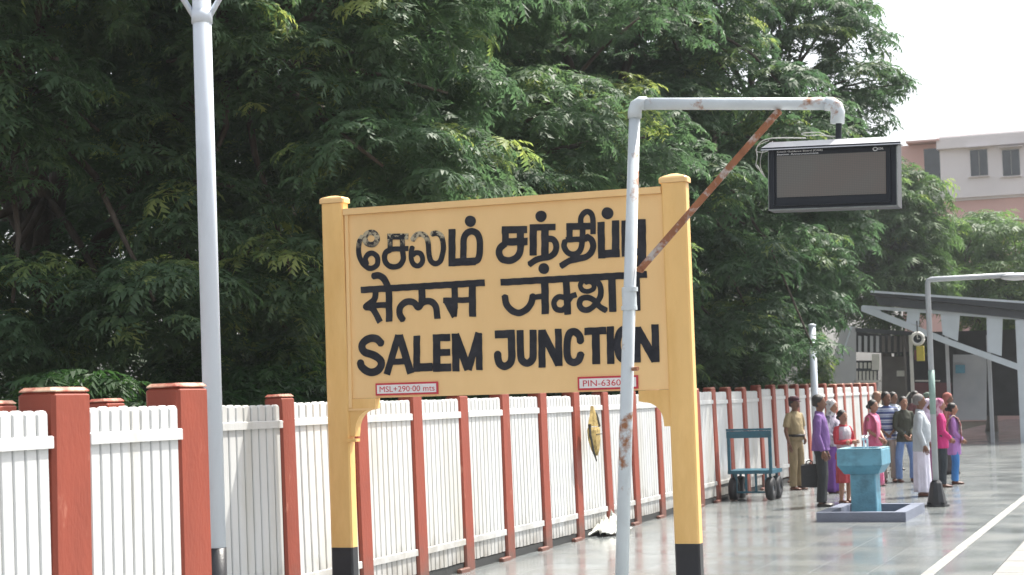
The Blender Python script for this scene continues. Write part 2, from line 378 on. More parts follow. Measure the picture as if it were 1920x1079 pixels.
# ------------------------------------------------------------------ fences
def picket_mesh(w=.103, t=.03, z0=.10, z1=1.86):
    # front face towards +x, upright board with a rounded head
    prof = [(-w / 2, z0), (w / 2, z0), (w / 2, z1 - .020), (w * .36, z1 - .006), (w * .15, z1), (-w * .15, z1), (-w * .36, z1 - .006), (-w / 2, z1 - .020)]
    m = MB(); n = len(prof); c = .006
    v = [(0, u, z) for u, z in prof] + [(t - c, u, z) for u, z in prof] + [(t, u * .84, z if z < 1 else z - c) for u, z in prof]
    f = [tuple(range(n - 1, -1, -1)), tuple(range(2 * n, 3 * n))]
    for r in (0, n): f += [(r + i, r + (i + 1) % n, r + n + (i + 1) % n, r + n + i) for i in range(n)]
    m.add(v, f); return keep_mesh(m.build('picket_proto', M_white))
pick_me = picket_mesh(); pick_me.name = 'picket'
def post_mesh(wy, wx, h):
    m = MB(); m.chbox((-wx, -wy / 2, -.02), (0, wy / 2, h - .02), .02)
    me = keep_mesh(m.build('post_proto', M_red)); me.name = 'post'
    m = MB(); m.chbox((-wx + .002, -wy / 2 + .002, h - .0205), (-.002, wy / 2 - .002, h + .004), .018)
    cm = keep_mesh(m.build('cap_proto', M_redtop_lit)); cm.name = 'post_cap'
    return me, cm
PW = 1.04
def panel_meshes():
    m = MB(); m.box((-.03, -PW / 2, .10), (.0, PW / 2, 1.81)); s = keep_mesh(m.build('slab', M_slab)); s.name = 'panel'
    m = MB(); m.chbox((.0305, -PW / 2 - .02, 0), (.050, PW / 2 + .02, .066), .006); r = keep_mesh(m.build('rail', M_white)); r.name = 'rail'
    m = MB(); m.box((-.10, -PW / 2 - .02, -.02), (-.04, PW / 2 + .02, .09)); p = keep_mesh(m.build('gap_strip', M_gapdark)); p.name = 'gap_strip'
    return s, r, p
slab_me, rail_me, gap_strip_me = panel_meshes()
foot = MB(); foot.chbox((-.02, -.26, -.01), (.04, .0, .045), .01); foot_me = keep_mesh(foot.build('kerb', M_red)); foot_me.name = 'foot_block'
def build_fence(name, label, X, ys, post, recess, lean, slope=0.0, picks=9):
    f = thing(name, label, 'fence', (X, 0, 0))
    f.rotation_euler = (0, lean, 0)
    pm, cm = post
    for i, y in enumerate(ys):
        dx = slope * (y - ys[0]); dz = .045 if (y > 32 and name == 'fence' and X < -7) else 0
        k = 1 + R.uniform(-.006, .006)
        p = link('post', pm, f, (dx, y, dz), (1, 1, k), (R.uniform(-.006, .006), R.uniform(-.006, .006), 0)); link('post_cap', cm, p)
        fo = link('foot_block', foot_me, f, (dx, y - .12, 0))
        if i + 1 < len(ys):
            y1 = ys[i + 1]; gap = y1 - y - (pm.vertices[0].co.y * -2 if False else POSTW[name + str(int(X < -7))])
            s = gap / (PW + .012); cy_ = (y + y1) / 2
            pa = link('panel', slab_me, f, (dx - recess - .03 + R.uniform(-.006, .006), cy_, dz * .6 + R.uniform(-.006, .006)), (1, s, 1), (R.uniform(-.004, .004), R.uniform(-.008, .008), 0))
            pitch = PW / picks
            for j in range(picks):
                link('picket', pick_me, pa, (0.0005, -PW / 2 + pitch * (j + .5), R.uniform(-.004, .004)), (1, 1 + R.uniform(-.03, .03), 1))
            link('rail', rail_me, pa, (0, 0, 1.655)); link('rail', rail_me, pa, (0, 0, .285))
            link('gap_strip', gap_strip_me, f, (dx, cy_, 0), (1, s, 1))
    return f
POSTW = {'fence1': .24, 'fence0': .35}
ys_main = [8.45, 9.75, 11.05, 12.34, 13.75, 15.25, 16.58, 17.86, 19.13, 20.45, 21.74, 23.08, 24.39, 25.72, 26.99, 28.12, 29.26, 30.39, 31.55, 32.90,
           34.15, 35.39, 36.50, 37.60, 38.70, 39.78, 41.01, 42.24, 43.4, 44.6, 45.8, 47.0]
build_fence('fence', 'long white picket fence with dark red posts running behind the yellow signboard',
            FENCE_X + .03, ys_main, post_mesh(.26, .17, 1.93), .035, -.018, -.004)
build_fence('fence', 'nearer white picket fence with wide brick red posts ending beside the pale blue pole',
            -5.58, [5.46, 6.80, 8.11, 9.40], post_mesh(.35, .24, 1.985), .004, -.010)

# ------------------------------------------------------------------ yellow station signboard
YS = 13.9
sign = thing('station_signboard', 'big yellow board on two square posts with black Tamil, Hindi and English station name', 'signboard',
             (atY(960, 700, YS).x, YS, 0))
SX = sign.location.x
def sx(px, py): return atY(px, py, YS).x - SX
def sz(px, py): return atY(px, py, YS).z
def chloft(m, secs):
    """square posts with chamfered edges from (z, x centre, half x, half y)"""
    c = .014; v = []
    for z, xc, hx, hy in secs:
        v += [(xc - hx + c, -hy, z), (xc + hx - c, -hy, z), (xc + hx, -hy + c, z), (xc + hx, hy - c, z), (xc + hx - c, hy, z), (xc - hx + c, hy, z), (xc - hx, hy - c, z), (xc - hx, -hy + c, z)]
    n = len(secs); f = [tuple(range(7, -1, -1)), tuple(range(8 * (n - 1), 8 * n))]
    for r in range(n - 1):
        for i in range(8): j = (i + 1) % 8; f.append((r * 8 + i, r * 8 + j, r * 8 + 8 + j, r * 8 + 8 + i))
    m.add(v, f)
HY = .062
yb = .0          # local y of the post centres is HY behind the front face
for side, (tl, tr, bl, br, ytop, ycap, yblk) in enumerate((((598, 380), (645, 380), (619, 1000), (660, 1000), 367, 381, 1027),
                                                          ((1240, 345), (1283, 345), (1268, 1000), (1306, 1000), 325, 342, 1020))):
    xt0, xt1, xb0, xb1 = sx(*tl), sx(*tr), sx(*bl), sx(*br)
    zc = sz((tl[0] + tr[0]) / 2, ycap); zt = sz((tl[0] + tr[0]) / 2, ytop); zb = sz(bl[0], yblk); zm = sz(bl[0], 1000)
    k = ((xb0 + xb1) - (xt0 + xt1)) / 2 / (zc - zm)          # slight lean of the post
    hw = .104
    xc = lambda z, xm=(xt0 + xt1) / 2, k=k, zc=zc: xm + k * (zc - z)
    m = MB(); chloft(m, [(zb, xc(zb), hw, HY), (zc - .002, xc(zc), hw, HY)])
    p = m.build('post', M_yellow2, sign, loc=(0, HY, 0))
    m = MB(); chloft(m, [(-.05, xc(0), hw + .0, HY), (zb - .001, xc(zb), hw, HY)])
    m.build('black_band', M_band, p)
    m = MB(); chloft(m, [(zc, xc(zc), hw + .016, HY + .012), (zc + .035, xc(zc), hw + .016, HY + .012), (zc + .05, xc(zc), hw + .004, HY + .004), (zt, xc(zc), .03, .03)])
    m.build('post_cap', M_yellow, p)
    if side == 0: XL = lambda z, f=xc: f(z) + .104
    else: XR = lambda z, f=xc: f(z) - .104
ztL, ztR = sz(643, 400), sz(1238, 366)
zbL, zbR = sz(696, 743), sz(1203, 736)
zt_ = (ztL + ztR) / 2; zb_ = (zbL + zbR) / 2
BF = .030                                  # board face behind the post fronts
m = MB()
xa, xb_, xc_, xd = XL(zb_) - .02, XR(zb_) + .02, XR(zt_) + .02, XL(zt_) - .02
m.prism([(xa, zb_), (xb_, zb_), (xc_, zt_ - .001), (xd, zt_ - .001)], 'y', BF, BF + .085)
board = m.build('board', M_yellow, sign)
m = MB(); m.box((XL(zt_) + .002, BF - .029, zt_), (XR(zt_) - .002, BF + .112, zt_ + .055)); m.build('coping', M_yellow, sign)
# raised margin strips and the curved corner brackets
m = MB(); m.box((XL(zb_) + .001, BF - .018, zb_ - .08), (XL(zb_) + .032, BF - .001, zt_ - .002)); m.build('margin_strip', M_yellow, sign)
def bracket(x0, dirn, w, h, ledge):
    m = MB(); pts = [(x0, zb_ - .002), (x0 + dirn * w, zb_ - .002), (x0 + dirn * w, zb_ - .09)]
    for i in range(9):
        a = math.pi / 2 * i / 8
        pts.append((x0 + dirn * (.055 + (w - .10) * (1 - math.sin(a))), zb_ - .10 - (h - .14) * (1 - math.cos(a))))
    pts += [(x0 + dirn * .05, zb_ - h), (x0, zb_ - h)]
    m.prism(pts, 'y', BF - .01, BF + .092)
    o = m.build('bracket', M_yellow2, sign)
    if ledge:
        q = MB(); q.box((x0 + .001, BF - .022, zb_ - .105), (x0 + w - .02, BF - .012, zb_ - .088)); q.build('ledge', M_yellow, o)
        q = MB(); q.box((x0 - .03, BF - .05, zb_ - h - .045), (x0 + .075, BF + .04, zb_ - h - .02)); q.build('ledge', M_yellow2, o)
bracket(XL(zb_), 1, .25, .33, True); bracket(XR(zb_), -1, .26, .30, False)

# lettering: strokes traced on the board, one raised mesh for each character
def sdf_letter(name, strokes, m, step=.0042, depth=.006, parent=None, rings=()):
    segs = []; sm = []
    for pts, w in strokes:                                      # round the curved strokes
        if len(pts) >= 4:
            q = [np.array(p) for p in pts]; closed = np.linalg.norm(q[0] - q[-1]) < 1e-6; o_ = []
            for i in range(len(q) - 1):
                p0 = q[i - 1] if i else (q[-2] if closed else q[0] * 2 - q[1]); p1, p2 = q[i], q[i + 1]
                p3 = q[i + 2] if i + 2 < len(q) else (q[1] if closed else p2 * 2 - p1)
                for u in (0, .25, .5, .75): o_.append(tuple(.5 * (2 * p1 + (p2 - p0) * u + (2 * p0 - 5 * p1 + 4 * p2 - p3) * u * u + (3 * p1 - p0 - 3 * p2 + p3) * u ** 3)))
            o_.append(tuple(q[-1])); pts = o_
        sm.append((pts, w))
    strokes = sm
    for pts, w in strokes:
        n = len(pts)
        for i in range(n - 1): segs.append((pts[i], pts[i + 1], w / 2, i == 0 and w > 0, i == n - 2))
    allp = np.array([p for s in strokes for p in s[0]]); W = max(s[1] for s in strokes)
    mn = allp.min(0) - W; mx = allp.max(0) + W
    nx = int((mx[0] - mn[0]) / step) + 2; ny = int((mx[1] - mn[1]) / step) + 2
    gx = mn[0] + np.arange(nx) * step; gy = mn[1] + np.arange(ny) * step
    X, Y = np.meshgrid(gx, gy, indexing='ij'); D = np.full(X.shape, 9.0)
    for a, b, r, fa, fb in segs:
        a = np.array(a); b = np.array(b); L = np.linalg.norm(b - a)
        if L < 1e-6: D = np.minimum(D, np.hypot(X - a[0], Y - a[1]) - r); continue
        u = (b - a) / L; al = (X - a[0]) * u[0] + (Y - a[1]) * u[1]; c = np.clip(al, 0, L)
        d = np.hypot(X - a[0] - c * u[0], Y - a[1] - c * u[1]) - r
        if fa: d = np.maximum(d, -al)
        if fb: d = np.maximum(d, al - L)
        D = np.minimum(D, d)
    D += .0012 * np.sin(X * 61) * np.cos(Y * 47)                # hand painted unevenness
    ins = D < 0
    mb = MB(); full = ins[:-1, :-1] & ins[1:, :-1] & ins[1:, 1:] & ins[:-1, 1:]
    anyi = ins[:-1, :-1] | ins[1:, :-1] | ins[1:, 1:] | ins[:-1, 1:]
    V, F = [], []
    def quad(ps): k = len(V); V.extend(ps); F.append(tuple(range(k, k + len(ps))))
    for i in range(nx - 1):
        j = 0; col = full[i]
        while j < ny - 1:
            if col[j]:
                k = j
                while k < ny - 1 and col[k]: k += 1
                quad([(gx[i], -depth, gy[j]), (gx[i + 1], -depth, gy[j]), (gx[i + 1], -depth, gy[k]), (gx[i], -depth, gy[k])]); j = k
            else: j += 1
    for i, j in np.argwhere(anyi & ~full):
        cs = [(i, j), (i + 1, j), (i + 1, j + 1), (i, j + 1)]; poly = []; cross = []
        for k in range(4):
            a, b = cs[k], cs[(k + 1) % 4]; da, db = D[a], D[b]
            if da < 0: poly.append((gx[a[0]], gy[a[1]]))
            if (da < 0) != (db < 0):
                t_ = da / (da - db); q = (gx[a[0]] + (gx[b[0]] - gx[a[0]]) * t_, gy[a[1]] + (gy[b[1]] - gy[a[1]]) * t_)
                poly.append(q); cross.append(q)
        if len(poly) >= 3: quad([(p[0], -depth, p[1]) for p in poly])
        for k in range(0, len(cross) - 1, 2):
            p, q = cross[k], cross[k + 1]
            quad([(p[0], -depth, p[1]), (q[0], -depth, q[1]), (q[0], 0, q[1]), (p[0], 0, p[1])])
    mb.v = V; mb.f = F
    return mb.build(name, m, parent or board, recalc=False, loc=(0, BF - .0005, 0))
PXM = (atY(1100, 560, YS + BF).x - atY(700, 560, YS + BF).x) / 400.0
def bd(px, py):
    p = atY(px, py, YS + BF - .01); return (p.x - SX, p.z)
def L2(strokes, ox, oy, k, m=None, name='letter', grow=.93):
    out = []
    for pts, w in strokes:
        out.append(([bd(ox + x * k, oy + y * k) for x, y in pts], w * k * PXM * grow))
    return sdf_letter(name, out, m or M_black)
def ring(cx_, cy_, rx, ry, w, n=20): return ([(cx_ + rx * math.cos(2 * math.pi * i / n), cy_ + ry * math.sin(2 * math.pi * i / n)) for i in range(n + 1)], w)
def dot(x, y, r): return ([(x, y), (x + .01, y)], r * 2)
def dotring(x, y, r): return ring(x, y, r * .5, r * .5, r * 1.0, 14)
A = dict(ox=640, oy=370, k=.23166)
B = dict(ox=920, oy=370, k=.23177)
# first row, Tamil
L2([ring(238, 335, 50, 50, 46), ([(172, 315), (142, 370), (138, 450), (160, 520), (205, 568), (250, 574), (287, 545), (290, 490), (255, 455), (215, 462), (192, 500), (205, 545)], 44)], m=M_worn, **A)
L2([([(370, 320), (540, 318)], 50), ([(392, 330), (392, 430)], 44), ([(385, 422), (540, 416)], 42), ([(492, 330), (492, 440)], 44), ([(492, 420), (498, 500), (470, 550), (425, 565), (375, 550), (348, 505), (355, 450), (395, 425)], 46)], m=M_worn, **A)
L2([([(573, 400), (562, 450), (566, 510), (585, 545), (620, 557), (650, 530), (655, 490), (635, 455), (600, 450), (575, 470)], 42),
    ([(572, 350), (600, 310), (640, 298), (680, 318), (700, 370), (706, 450), (722, 515), (760, 538), (800, 515), (820, 440), (822, 370), (805, 315), (770, 292), (728, 298)], 44)], m=M_worn, **A)
L2([([(893, 258), (893, 560)], 60), ([(870, 528), (1085, 520)], 62), ([(985, 520), (988, 350), (1010, 295), (1055, 276), (1100, 300), (1118, 360), (1118, 440), (1105, 500), (1075, 520)], 54), dotring(1042, 195, 46)], **A)
L2([([(88, 265), (292, 262)], 58), ([(117, 250), (117, 390)], 56), ([(90, 363), (296, 358)], 60), ([(238, 250), (240, 400)], 60),
    ([(118, 375), (75, 410), (66, 450), (85, 495), (125, 512), (165, 510), (210, 485), (236, 440), (240, 380)], 56)], **B)
L2([([(342, 222), (342, 472)], 60), ([(315, 246), (522, 241)], 52), ([(437, 240), (437, 470)], 62),
    ([(460, 335), (505, 345), (528, 390), (522, 440), (485, 478), (420, 492), (365, 508), (308, 545)], 50), dotring(405, 155, 46)], **B)
L2([([(610, 238), (802, 234)], 54), ([(636, 220), (636, 345)], 50), ([(605, 345), (780, 338)], 44), ([(742, 235), (738, 360), (722, 430), (680, 462), (625, 450), (592, 400), (600, 350)], 46),
    ([(770, 318), (812, 345), (828, 395), (812, 445), (770, 483), (700, 500), (630, 518), (562, 560)], 50),
    ([(727, 235), (730, 160), (772, 116), (812, 135), (826, 190), (826, 300)], 44)], **B)
L2([([(890, 200), (896, 496)], 58), ([(870, 462), (1042, 452)], 62), ([(1008, 188), (1010, 480)], 60), dotring(943, 130, 48)], **B)
L2([([(1083, 188), (1086, 482)], 56), ([(1070, 452), (1235, 440)], 56), ([(1220, 178), (1224, 520)], 66), ([(1222, 440), (1210, 565)], 60)], **B)
# second row, Hindi: two words hung from their headlines
L2([([(155, 752), (1158, 692)], 54), ([(252, 640), (300, 634), (345, 665), (378, 735)], 56),
    ([(276, 750), (264, 830), (196, 886), (252, 905), (312, 1012)], 52), ([(225, 878), (360, 872)], 48), ([(382, 735), (385, 1008)], 58),
    ([(650, 725), (650, 852)], 60), ([(500, 998), (468, 945), (478, 885), (530, 845), (585, 855), (620, 892), (655, 855), (715, 842), (762, 885), (775, 985)], 54),
    ([(915, 715), (915, 900)], 54), ([(822, 836), (1045, 832)], 46), ([(848, 850), (912, 968)], 44), ([(912, 968), (920, 850)], 44), ([(880, 850), (912, 940)], 44), ([(1057, 700), (1060, 968)], 60)], name='word', **A)
L2([([(78, 690), (1262, 624)], 54), dotring(428, 578, 44),
    ([(435, 680), (440, 946)], 62), ([(345, 812), (425, 800)], 44), ([(112, 795), (124, 865), (172, 920), (230, 936), (292, 905), (328, 850), (340, 790)], 54),
    ([(608, 665), (622, 950)], 56), ([(600, 812), (545, 808), (510, 850), (525, 902), (575, 915), (610, 885)], 44), ([(625, 840), (655, 800), (692, 788)], 44),
    ([(740, 680), (722, 715), (740, 752), (785, 762), (830, 740), (828, 700), (795, 682), (765, 692)], 38), ([(840, 672), (882, 715), (888, 790), (855, 855), (800, 905), (750, 912), (716, 875), (730, 825), (780, 812), (835, 835), (880, 885), (935, 918)], 46),
    ([(978, 655), (986, 928)], 60), dot(1060, 785, 36), ([(1060, 785), (1182, 785)], 44), ([(1180, 640), (1186, 918)], 48)], name='word', **B)
# third row, English
C = dict(ox=640, oy=600, k=.3229)
for st in (
    [([(232, 140), (205, 112), (165, 108), (128, 130), (118, 160), (135, 188), (185, 205), (225, 235), (228, 270), (200, 300), (155, 302), (118, 275), (108, 245)], 46)],
    [([(330, 90), (262, 318)], 42), ([(335, 90), (402, 312)], 46), ([(285, 245), (385, 240)], 36), ([(312, 100), (356, 98)], 26)],
    [([(436, 92), (436, 302)], 42), ([(416, 278), (527, 274)], 48)],
    [([(552, 84), (552, 302)], 46), ([(530, 106), (630, 102)], 42), ([(535, 193), (630, 188)], 40), ([(530, 280), (636, 276)], 46)],
    [([(660, 80), (664, 300)], 44), ([(660, 84), (735, 290)], 48), ([(735, 290), (798, 76)], 44), ([(796, 76), (800, 292)], 40)],
    [([(890, 86), (1006, 80)], 46), ([(984, 66), (988, 215), (975, 255), (945, 270), (918, 255), (908, 225), (906, 195)], 44)],
    [([(1036, 60), (1040, 205), (1052, 240), (1080, 252), (1106, 232), (1112, 195), (1112, 58)], 42)],
    [([(1162, 58), (1164, 278)], 42), ([(1164, 66), (1262, 262)], 44), ([(1258, 52), (1264, 268)], 40)],
    [([(1388, 130), (1380, 92), (1350, 68), (1322, 82), (1310, 130), (1310, 200), (1322, 235), (1350, 248), (1378, 232), (1390, 195)], 42)],
    [([(1410, 68), (1537, 62)], 42), ([(1475, 60), (1479, 258)], 46)],
    [([(1560, 38), (1563, 257)], 42)],
    [ring(1641, 143, 40, 88, 42)],
    [([(1713, 42), (1716, 248)], 42), ([(1716, 50), (1822, 238)], 46), ([(1820, 26), (1826, 246)], 42)]):
    L2(st, **C)
# the two small plates
def plate(p0, p1, p2, txt, tx0, tx1):
    a = bd(*p0); b = bd(*p1); c = bd(*p2)     # top left, top right, bottom left
    h = a[1] - c[1]; w = b[0] - a[0]; z = (a[1] + b[1]) / 2 - h
    m = MB(); m.box((a[0], BF - .012, z), (a[0] + w, BF - .0005, z + h)); pl = m.build('small_plate', M_platered, sign)
    bw = .016
    m = MB(); m.box((a[0] + bw, BF - .016, z + bw), (a[0] + w - bw, BF - .0125, z + h - bw)); m.build('plate_face', M_plate, pl)
    text_mesh('plate_text', txt, w * (tx1 - tx0), h * .46, M_platered, pl, (a[0] + w * tx0, BF - .0165, z + h * .27), (math.pi / 2, 0, 0), .0012, .0)
plate((704, 719), (821, 716), (704, 742), 'MSL+290·00 mts', .07, .95)
plate((1083, 707), (1196, 704), (1083, 732), 'PIN-636005', .09, .88)

# ------------------------------------------------------------------ overhead coach display on its bent pipe
YP = 13.0
pt = lambda x, y: atY(x, y, YP)
pole = thing('display_pole', 'rusting pale pipe pole with overhead arm and rusty diagonal brace before the signboard', 'pole', (pt(1168, 1079).x, YP, 0))
def loc_(v): return Vector(v) - pole.location
lo, hi = pt(1166, 1079), pt(1190, 195)
base = lo + (lo - hi) * (lo.z / (hi.z - lo.z))
r_ = .047
m = MB(); m.tube([loc_(base), loc_(lo.lerp(hi, .35)), loc_(pt(1190, 213))], [r_ * 1.12, r_ * 1.08, r_ * .92], 20)
m.build('upright', M_pipe, pole, True)
m = MB()
for yy in (543, 578): 
    c = pt(1181 if yy < 560 else 1180, yy); m.tube([loc_(c) - Vector((0, 0, .016)), loc_(c) + Vector((0, 0, .016))], r_ * 1.32, 20)
c = pt(1180, 561); m.tube([loc_(c) - Vector((0, 0, .07)), loc_(c) + Vector((0, 0, .07))], r_ * 1.2, 20)
m.build('pipe_collar', M_pipe, pole)
m = MB(); pts = [pt(1190, 222), pt(1190, 210), pt(1193, 199), pt(1201, 194), pt(1211, 194.5)]
m.tube([loc_(p) for p in pts], r_ * 1.15, 18); m.build('elbow', M_pipe, pole, True)
m = MB(); m.tube([loc_(pt(1208, 195)), loc_(pt(1552, 195))], r_, 18); m.build('arm', M_pipe, pole, True)
m = MB(); pts = [pt(1548, 195), pt(1560, 196), pt(1568, 201), pt(1571, 211), pt(1570, 232)]
m.tube([loc_(p) for p in pts], r_ * 1.13, 18); m.build('elbow', M_pipe, pole, True)
m = MB(); a, b = loc_(pt(1461, 212)), loc_(pt(1203, 507))
a.y -= .045; b.y -= .045
dirv = (b - a).normalized(); side = dirv.cross(Vector((0, 1, 0))).normalized() * .026; th = Vector((0, .006, 0))
m.add([a + side - th, a - side - th, b - side - th, b + side - th, a + side + th, a - side + th, b - side + th, b + side + th],
      [(0, 1, 2, 3), (7, 6, 5, 4), (0, 4, 5, 1), (1, 5, 6, 2), (2, 6, 7, 3), (3, 7, 4, 0)])
br = m.build('brace', M_rust, pole)
for q in (a, b):
    m = MB(); m.tube([q + Vector((0, -.022, 0)), q + Vector((0, .05, 0))], .021, 8); m.build('bolt', M_rust, br)
m = MB(); c = loc_(pt(1188, 692)); m.tube([c + Vector((.0, -.03, 0)), c + Vector((.05, -.05, 0))], .017, 8); m.build('bolt', M_rust, pole)

disp = thing('display_board', 'dark boxed coach display with a grey dot matrix screen hanging from the pipe arm', 'display', (pt(1570, 330).x, YP, pt(1570, 330).z))
D0 = disp.location
dx0, dx1 = pt(1447, 330).x - D0.x, pt(1688, 330).x - D0.x
dz0, dz1 = pt(1570, 394).z - D0.z, pt(1570, 276).z - D0.z
disp.rotation_euler = (0, math.radians(1.7), 0)
dep = .20; fy = -.12
m = MB(); m.chbox((dx0, fy, dz0), (dx1, fy + dep, dz1), .006); case = m.build('case', M_case, disp)
m = MB()   # hood: sloping front flap and top
m.add([(dx0 - .045, fy - .04, dz1 - .002), (dx1 + .03, fy - .04, dz1 - .002), (dx1 + .012, fy + .02, dz1 + .045), (dx0 + .01, fy + .02, dz1 + .045),
       (dx0 + .01, fy + dep + .02, dz1 + .045), (dx1 + .012, fy + dep + .02, dz1 + .045),
       (dx0 - .045, fy - .05, dz1 - .022), (dx1 + .03, fy - .05, dz1 - .022), (dx0 - .01, fy + dep + .02, dz1 + .001), (dx1 + .012, fy + dep + .02, dz1 + .001)],
      [(0, 1, 2, 3), (3, 2, 5, 4), (6, 7, 1, 0), (6, 8, 9, 7), (0, 3, 4, 8, 6), (1, 7, 9, 5, 2), (4, 5, 9, 8)])
m.build('hood', M_casetop, disp)
m = MB(); m.box((dx0 - .044, fy - .046, dz1 - .024), (dx1 + .028, fy - .0405, dz1 - .003)); m.build('hood_lip', M_case, disp)
m = MB(); e = .009
for (x0, z0, x1, z1) in ((dx0, dz0 + .0, dx1, dz0 + e), (dx1 - e, dz0 + e + .001, dx1, dz1 - .03), (dx0, dz0 + e + .001, dx0 + e * .6, dz1 - .03)):
    m.box((x0, fy - .012, z0), (x1, fy - .001, z1))
m.build('edge_trim', M_trim, disp)
m = MB(); gx0, gx1, gz0, gz1 = dx0 + .036, dx1 - .050, dz0 + .030, dz1 - .010
w = .012
m.box((gx0, fy - .014, gz0), (gx1, fy - .001, gz0 + w)); m.box((gx0, fy - .014, gz1 - w), (gx1, fy - .001, gz1))
m.box((gx0, fy - .014, gz0 + w + .001), (gx0 + w, fy - .001, gz1 - w - .001)); m.box((gx1 - w, fy - .014, gz0 + w + .001), (gx1, fy - .001, gz1 - w - .001))
m.build('door_frame', M_case, disp)
def led_material():
    mm = bpy.data.materials.new('dot_matrix_screen'); mm.use_nodes = True
    n, l = mm.node_tree.nodes, mm.node_tree.links; b = n['Principled BSDF']
    tc = n.new('ShaderNodeTexCoord'); vo = n.new('ShaderNodeTexVoronoi'); vo.inputs['Scale'].default_value = 78; vo.inputs['Randomness'].default_value = 0
    l.new(tc.outputs['Object'], vo.inputs['Vector'])
    mr = n.new('ShaderNodeMapRange'); mr.inputs['From Min'].default_value = .28; mr.inputs['From Max'].default_value = .44; l.new(vo.outputs['Distance'], mr.inputs['Value'])
    mx = n.new('ShaderNodeMixRGB'); mx.inputs['Color1'].default_value = (.18, .17, .155, 1); mx.inputs['Color2'].default_value = (.115, .11, .10, 1)
    nz = n.new('ShaderNodeTexNoise'); nz.inputs['Scale'].default_value = 3.2; l.new(tc.outputs['Object'], nz.inputs['Vector'])
    m2 = n.new('ShaderNodeMixRGB'); m2.inputs['Color1'].default_value = (.165, .16, .15, 1); m2.inputs['Color2'].default_value = (.19, .135, .12, 1)
    m4 = n.new('ShaderNodeMapRange'); m4.inputs['From Min'].default_value = .42; m4.inputs['From Max'].default_value = .6; l.new(nz.outputs['Fac'], m4.inputs['Value'])
    l.new(m4.outputs[0], m2.inputs['Fac']); l.new(m2.outputs[0], mx.inputs['Color1'])
    l.new(mr.outputs[0], mx.inputs['Fac']); l.new(mx.outputs[0], b.inputs['Base Color']); b.inputs['Roughness'].default_value = .35
    return mm
sx0, sx1 = pt(1463, 330).x - D0.x, pt(1666, 330).x - D0.x
sz0, sz1 = pt(1570, 370).z - D0.z, pt(1570, 292).z - D0.z
m = MB(); m.box((sx0, fy - .005, sz0), (sx1, fy - .0005, sz1)); m.build('screen', led_material(), disp)
text_mesh('header_text', 'Coach Guidance Board (CGB)', .34, .017, M_print, disp, (sx0 + .001, fy - .003, sz1 + .021), (math.pi / 2, 0, 0), .0006, .01)
text_mesh('header_text', 'Station Announcement', .31, .012, M_print, disp, (sx0 + .001, fy - .003, sz1 + .005), (math.pi / 2, 0, 0), .0006, .01)
m = MB(); m.tube([(sx1 - .075 + .016 * math.cos(a_ * .5236), fy - .003, sz1 + .020 + .012 * math.sin(a_ * .5236)) for a_ in range(13)], .0032, 6); lg = m.build('logo', M_print, disp)
text_mesh('logo_text', 'CDIL', .042, .015, M_print, lg, (sx1 - .056, fy - .003, sz1 + .014), (math.pi / 2, 0, 0), .0006, .02)
m = MB(); q = pt(1570, 232) - D0; q2 = pt(1570, 268) - D0
m.tube([(q.x, 0, q.z + .01), (q2.x, 0, q2.z)], .023, 14); m.tube([(q2.x, 0, q2.z - .004), (q2.x, 0, q2.z + .012)], .045, 14)
m.build('hanger_stem', M_case, disp)
m = MB(); m.tube([(.19, -.02, dz1 + .043), (.19, -.02, dz1 + .062)], .014, 8); m.build('vent_knob', M_trim, disp)
def cable(pxs, y0, r=.0032, wob=.006):
    pts = []
    for i, (a_, b_) in enumerate(pxs):
        p = pt(a_, b_) - D0; pts.append((p.x, y0 + wob * math.sin(i * 2.1), p.z))
    sm = []
    for i in range(len(pts) - 1):
        p0, p1, p2, p3 = [Vector(pts[min(max(i + k, 0), len(pts) - 1)]) for k in (-1, 0, 1, 2)]
        for s_ in range(5):
            u = s_ / 5; sm.append(.5 * ((2 * p1) + (-p0 + p2) * u + (2 * p0 - 5 * p1 + 4 * p2 - p3) * u * u + (-p0 + 3 * p1 - 3 * p2 + p3) * u ** 3))
    sm.append(Vector(pts[-1])); mm = MB(); mm.tube(sm, r, 6); mm.build('cable', M_cable, disp, True)
cable([(1560, 257), (1535, 254), (1510, 256), (1500, 252), (1530, 249), (1548, 255), (1566, 256)], .02)
cable([(1510, 262), (1480, 262), (1448, 264), (1428, 270), (1418, 283), (1420, 300), (1418, 316), (1424, 322), (1420, 315), (1428, 328), (1436, 337)], -.02, .0045)
cable([(1440, 268), (1422, 276), (1416, 288), (1430, 290), (1446, 284)], .0, .0028)
cable([(1446, 268), (1430, 282), (1424, 300), (1424, 318), (1432, 334)], .03, .003)

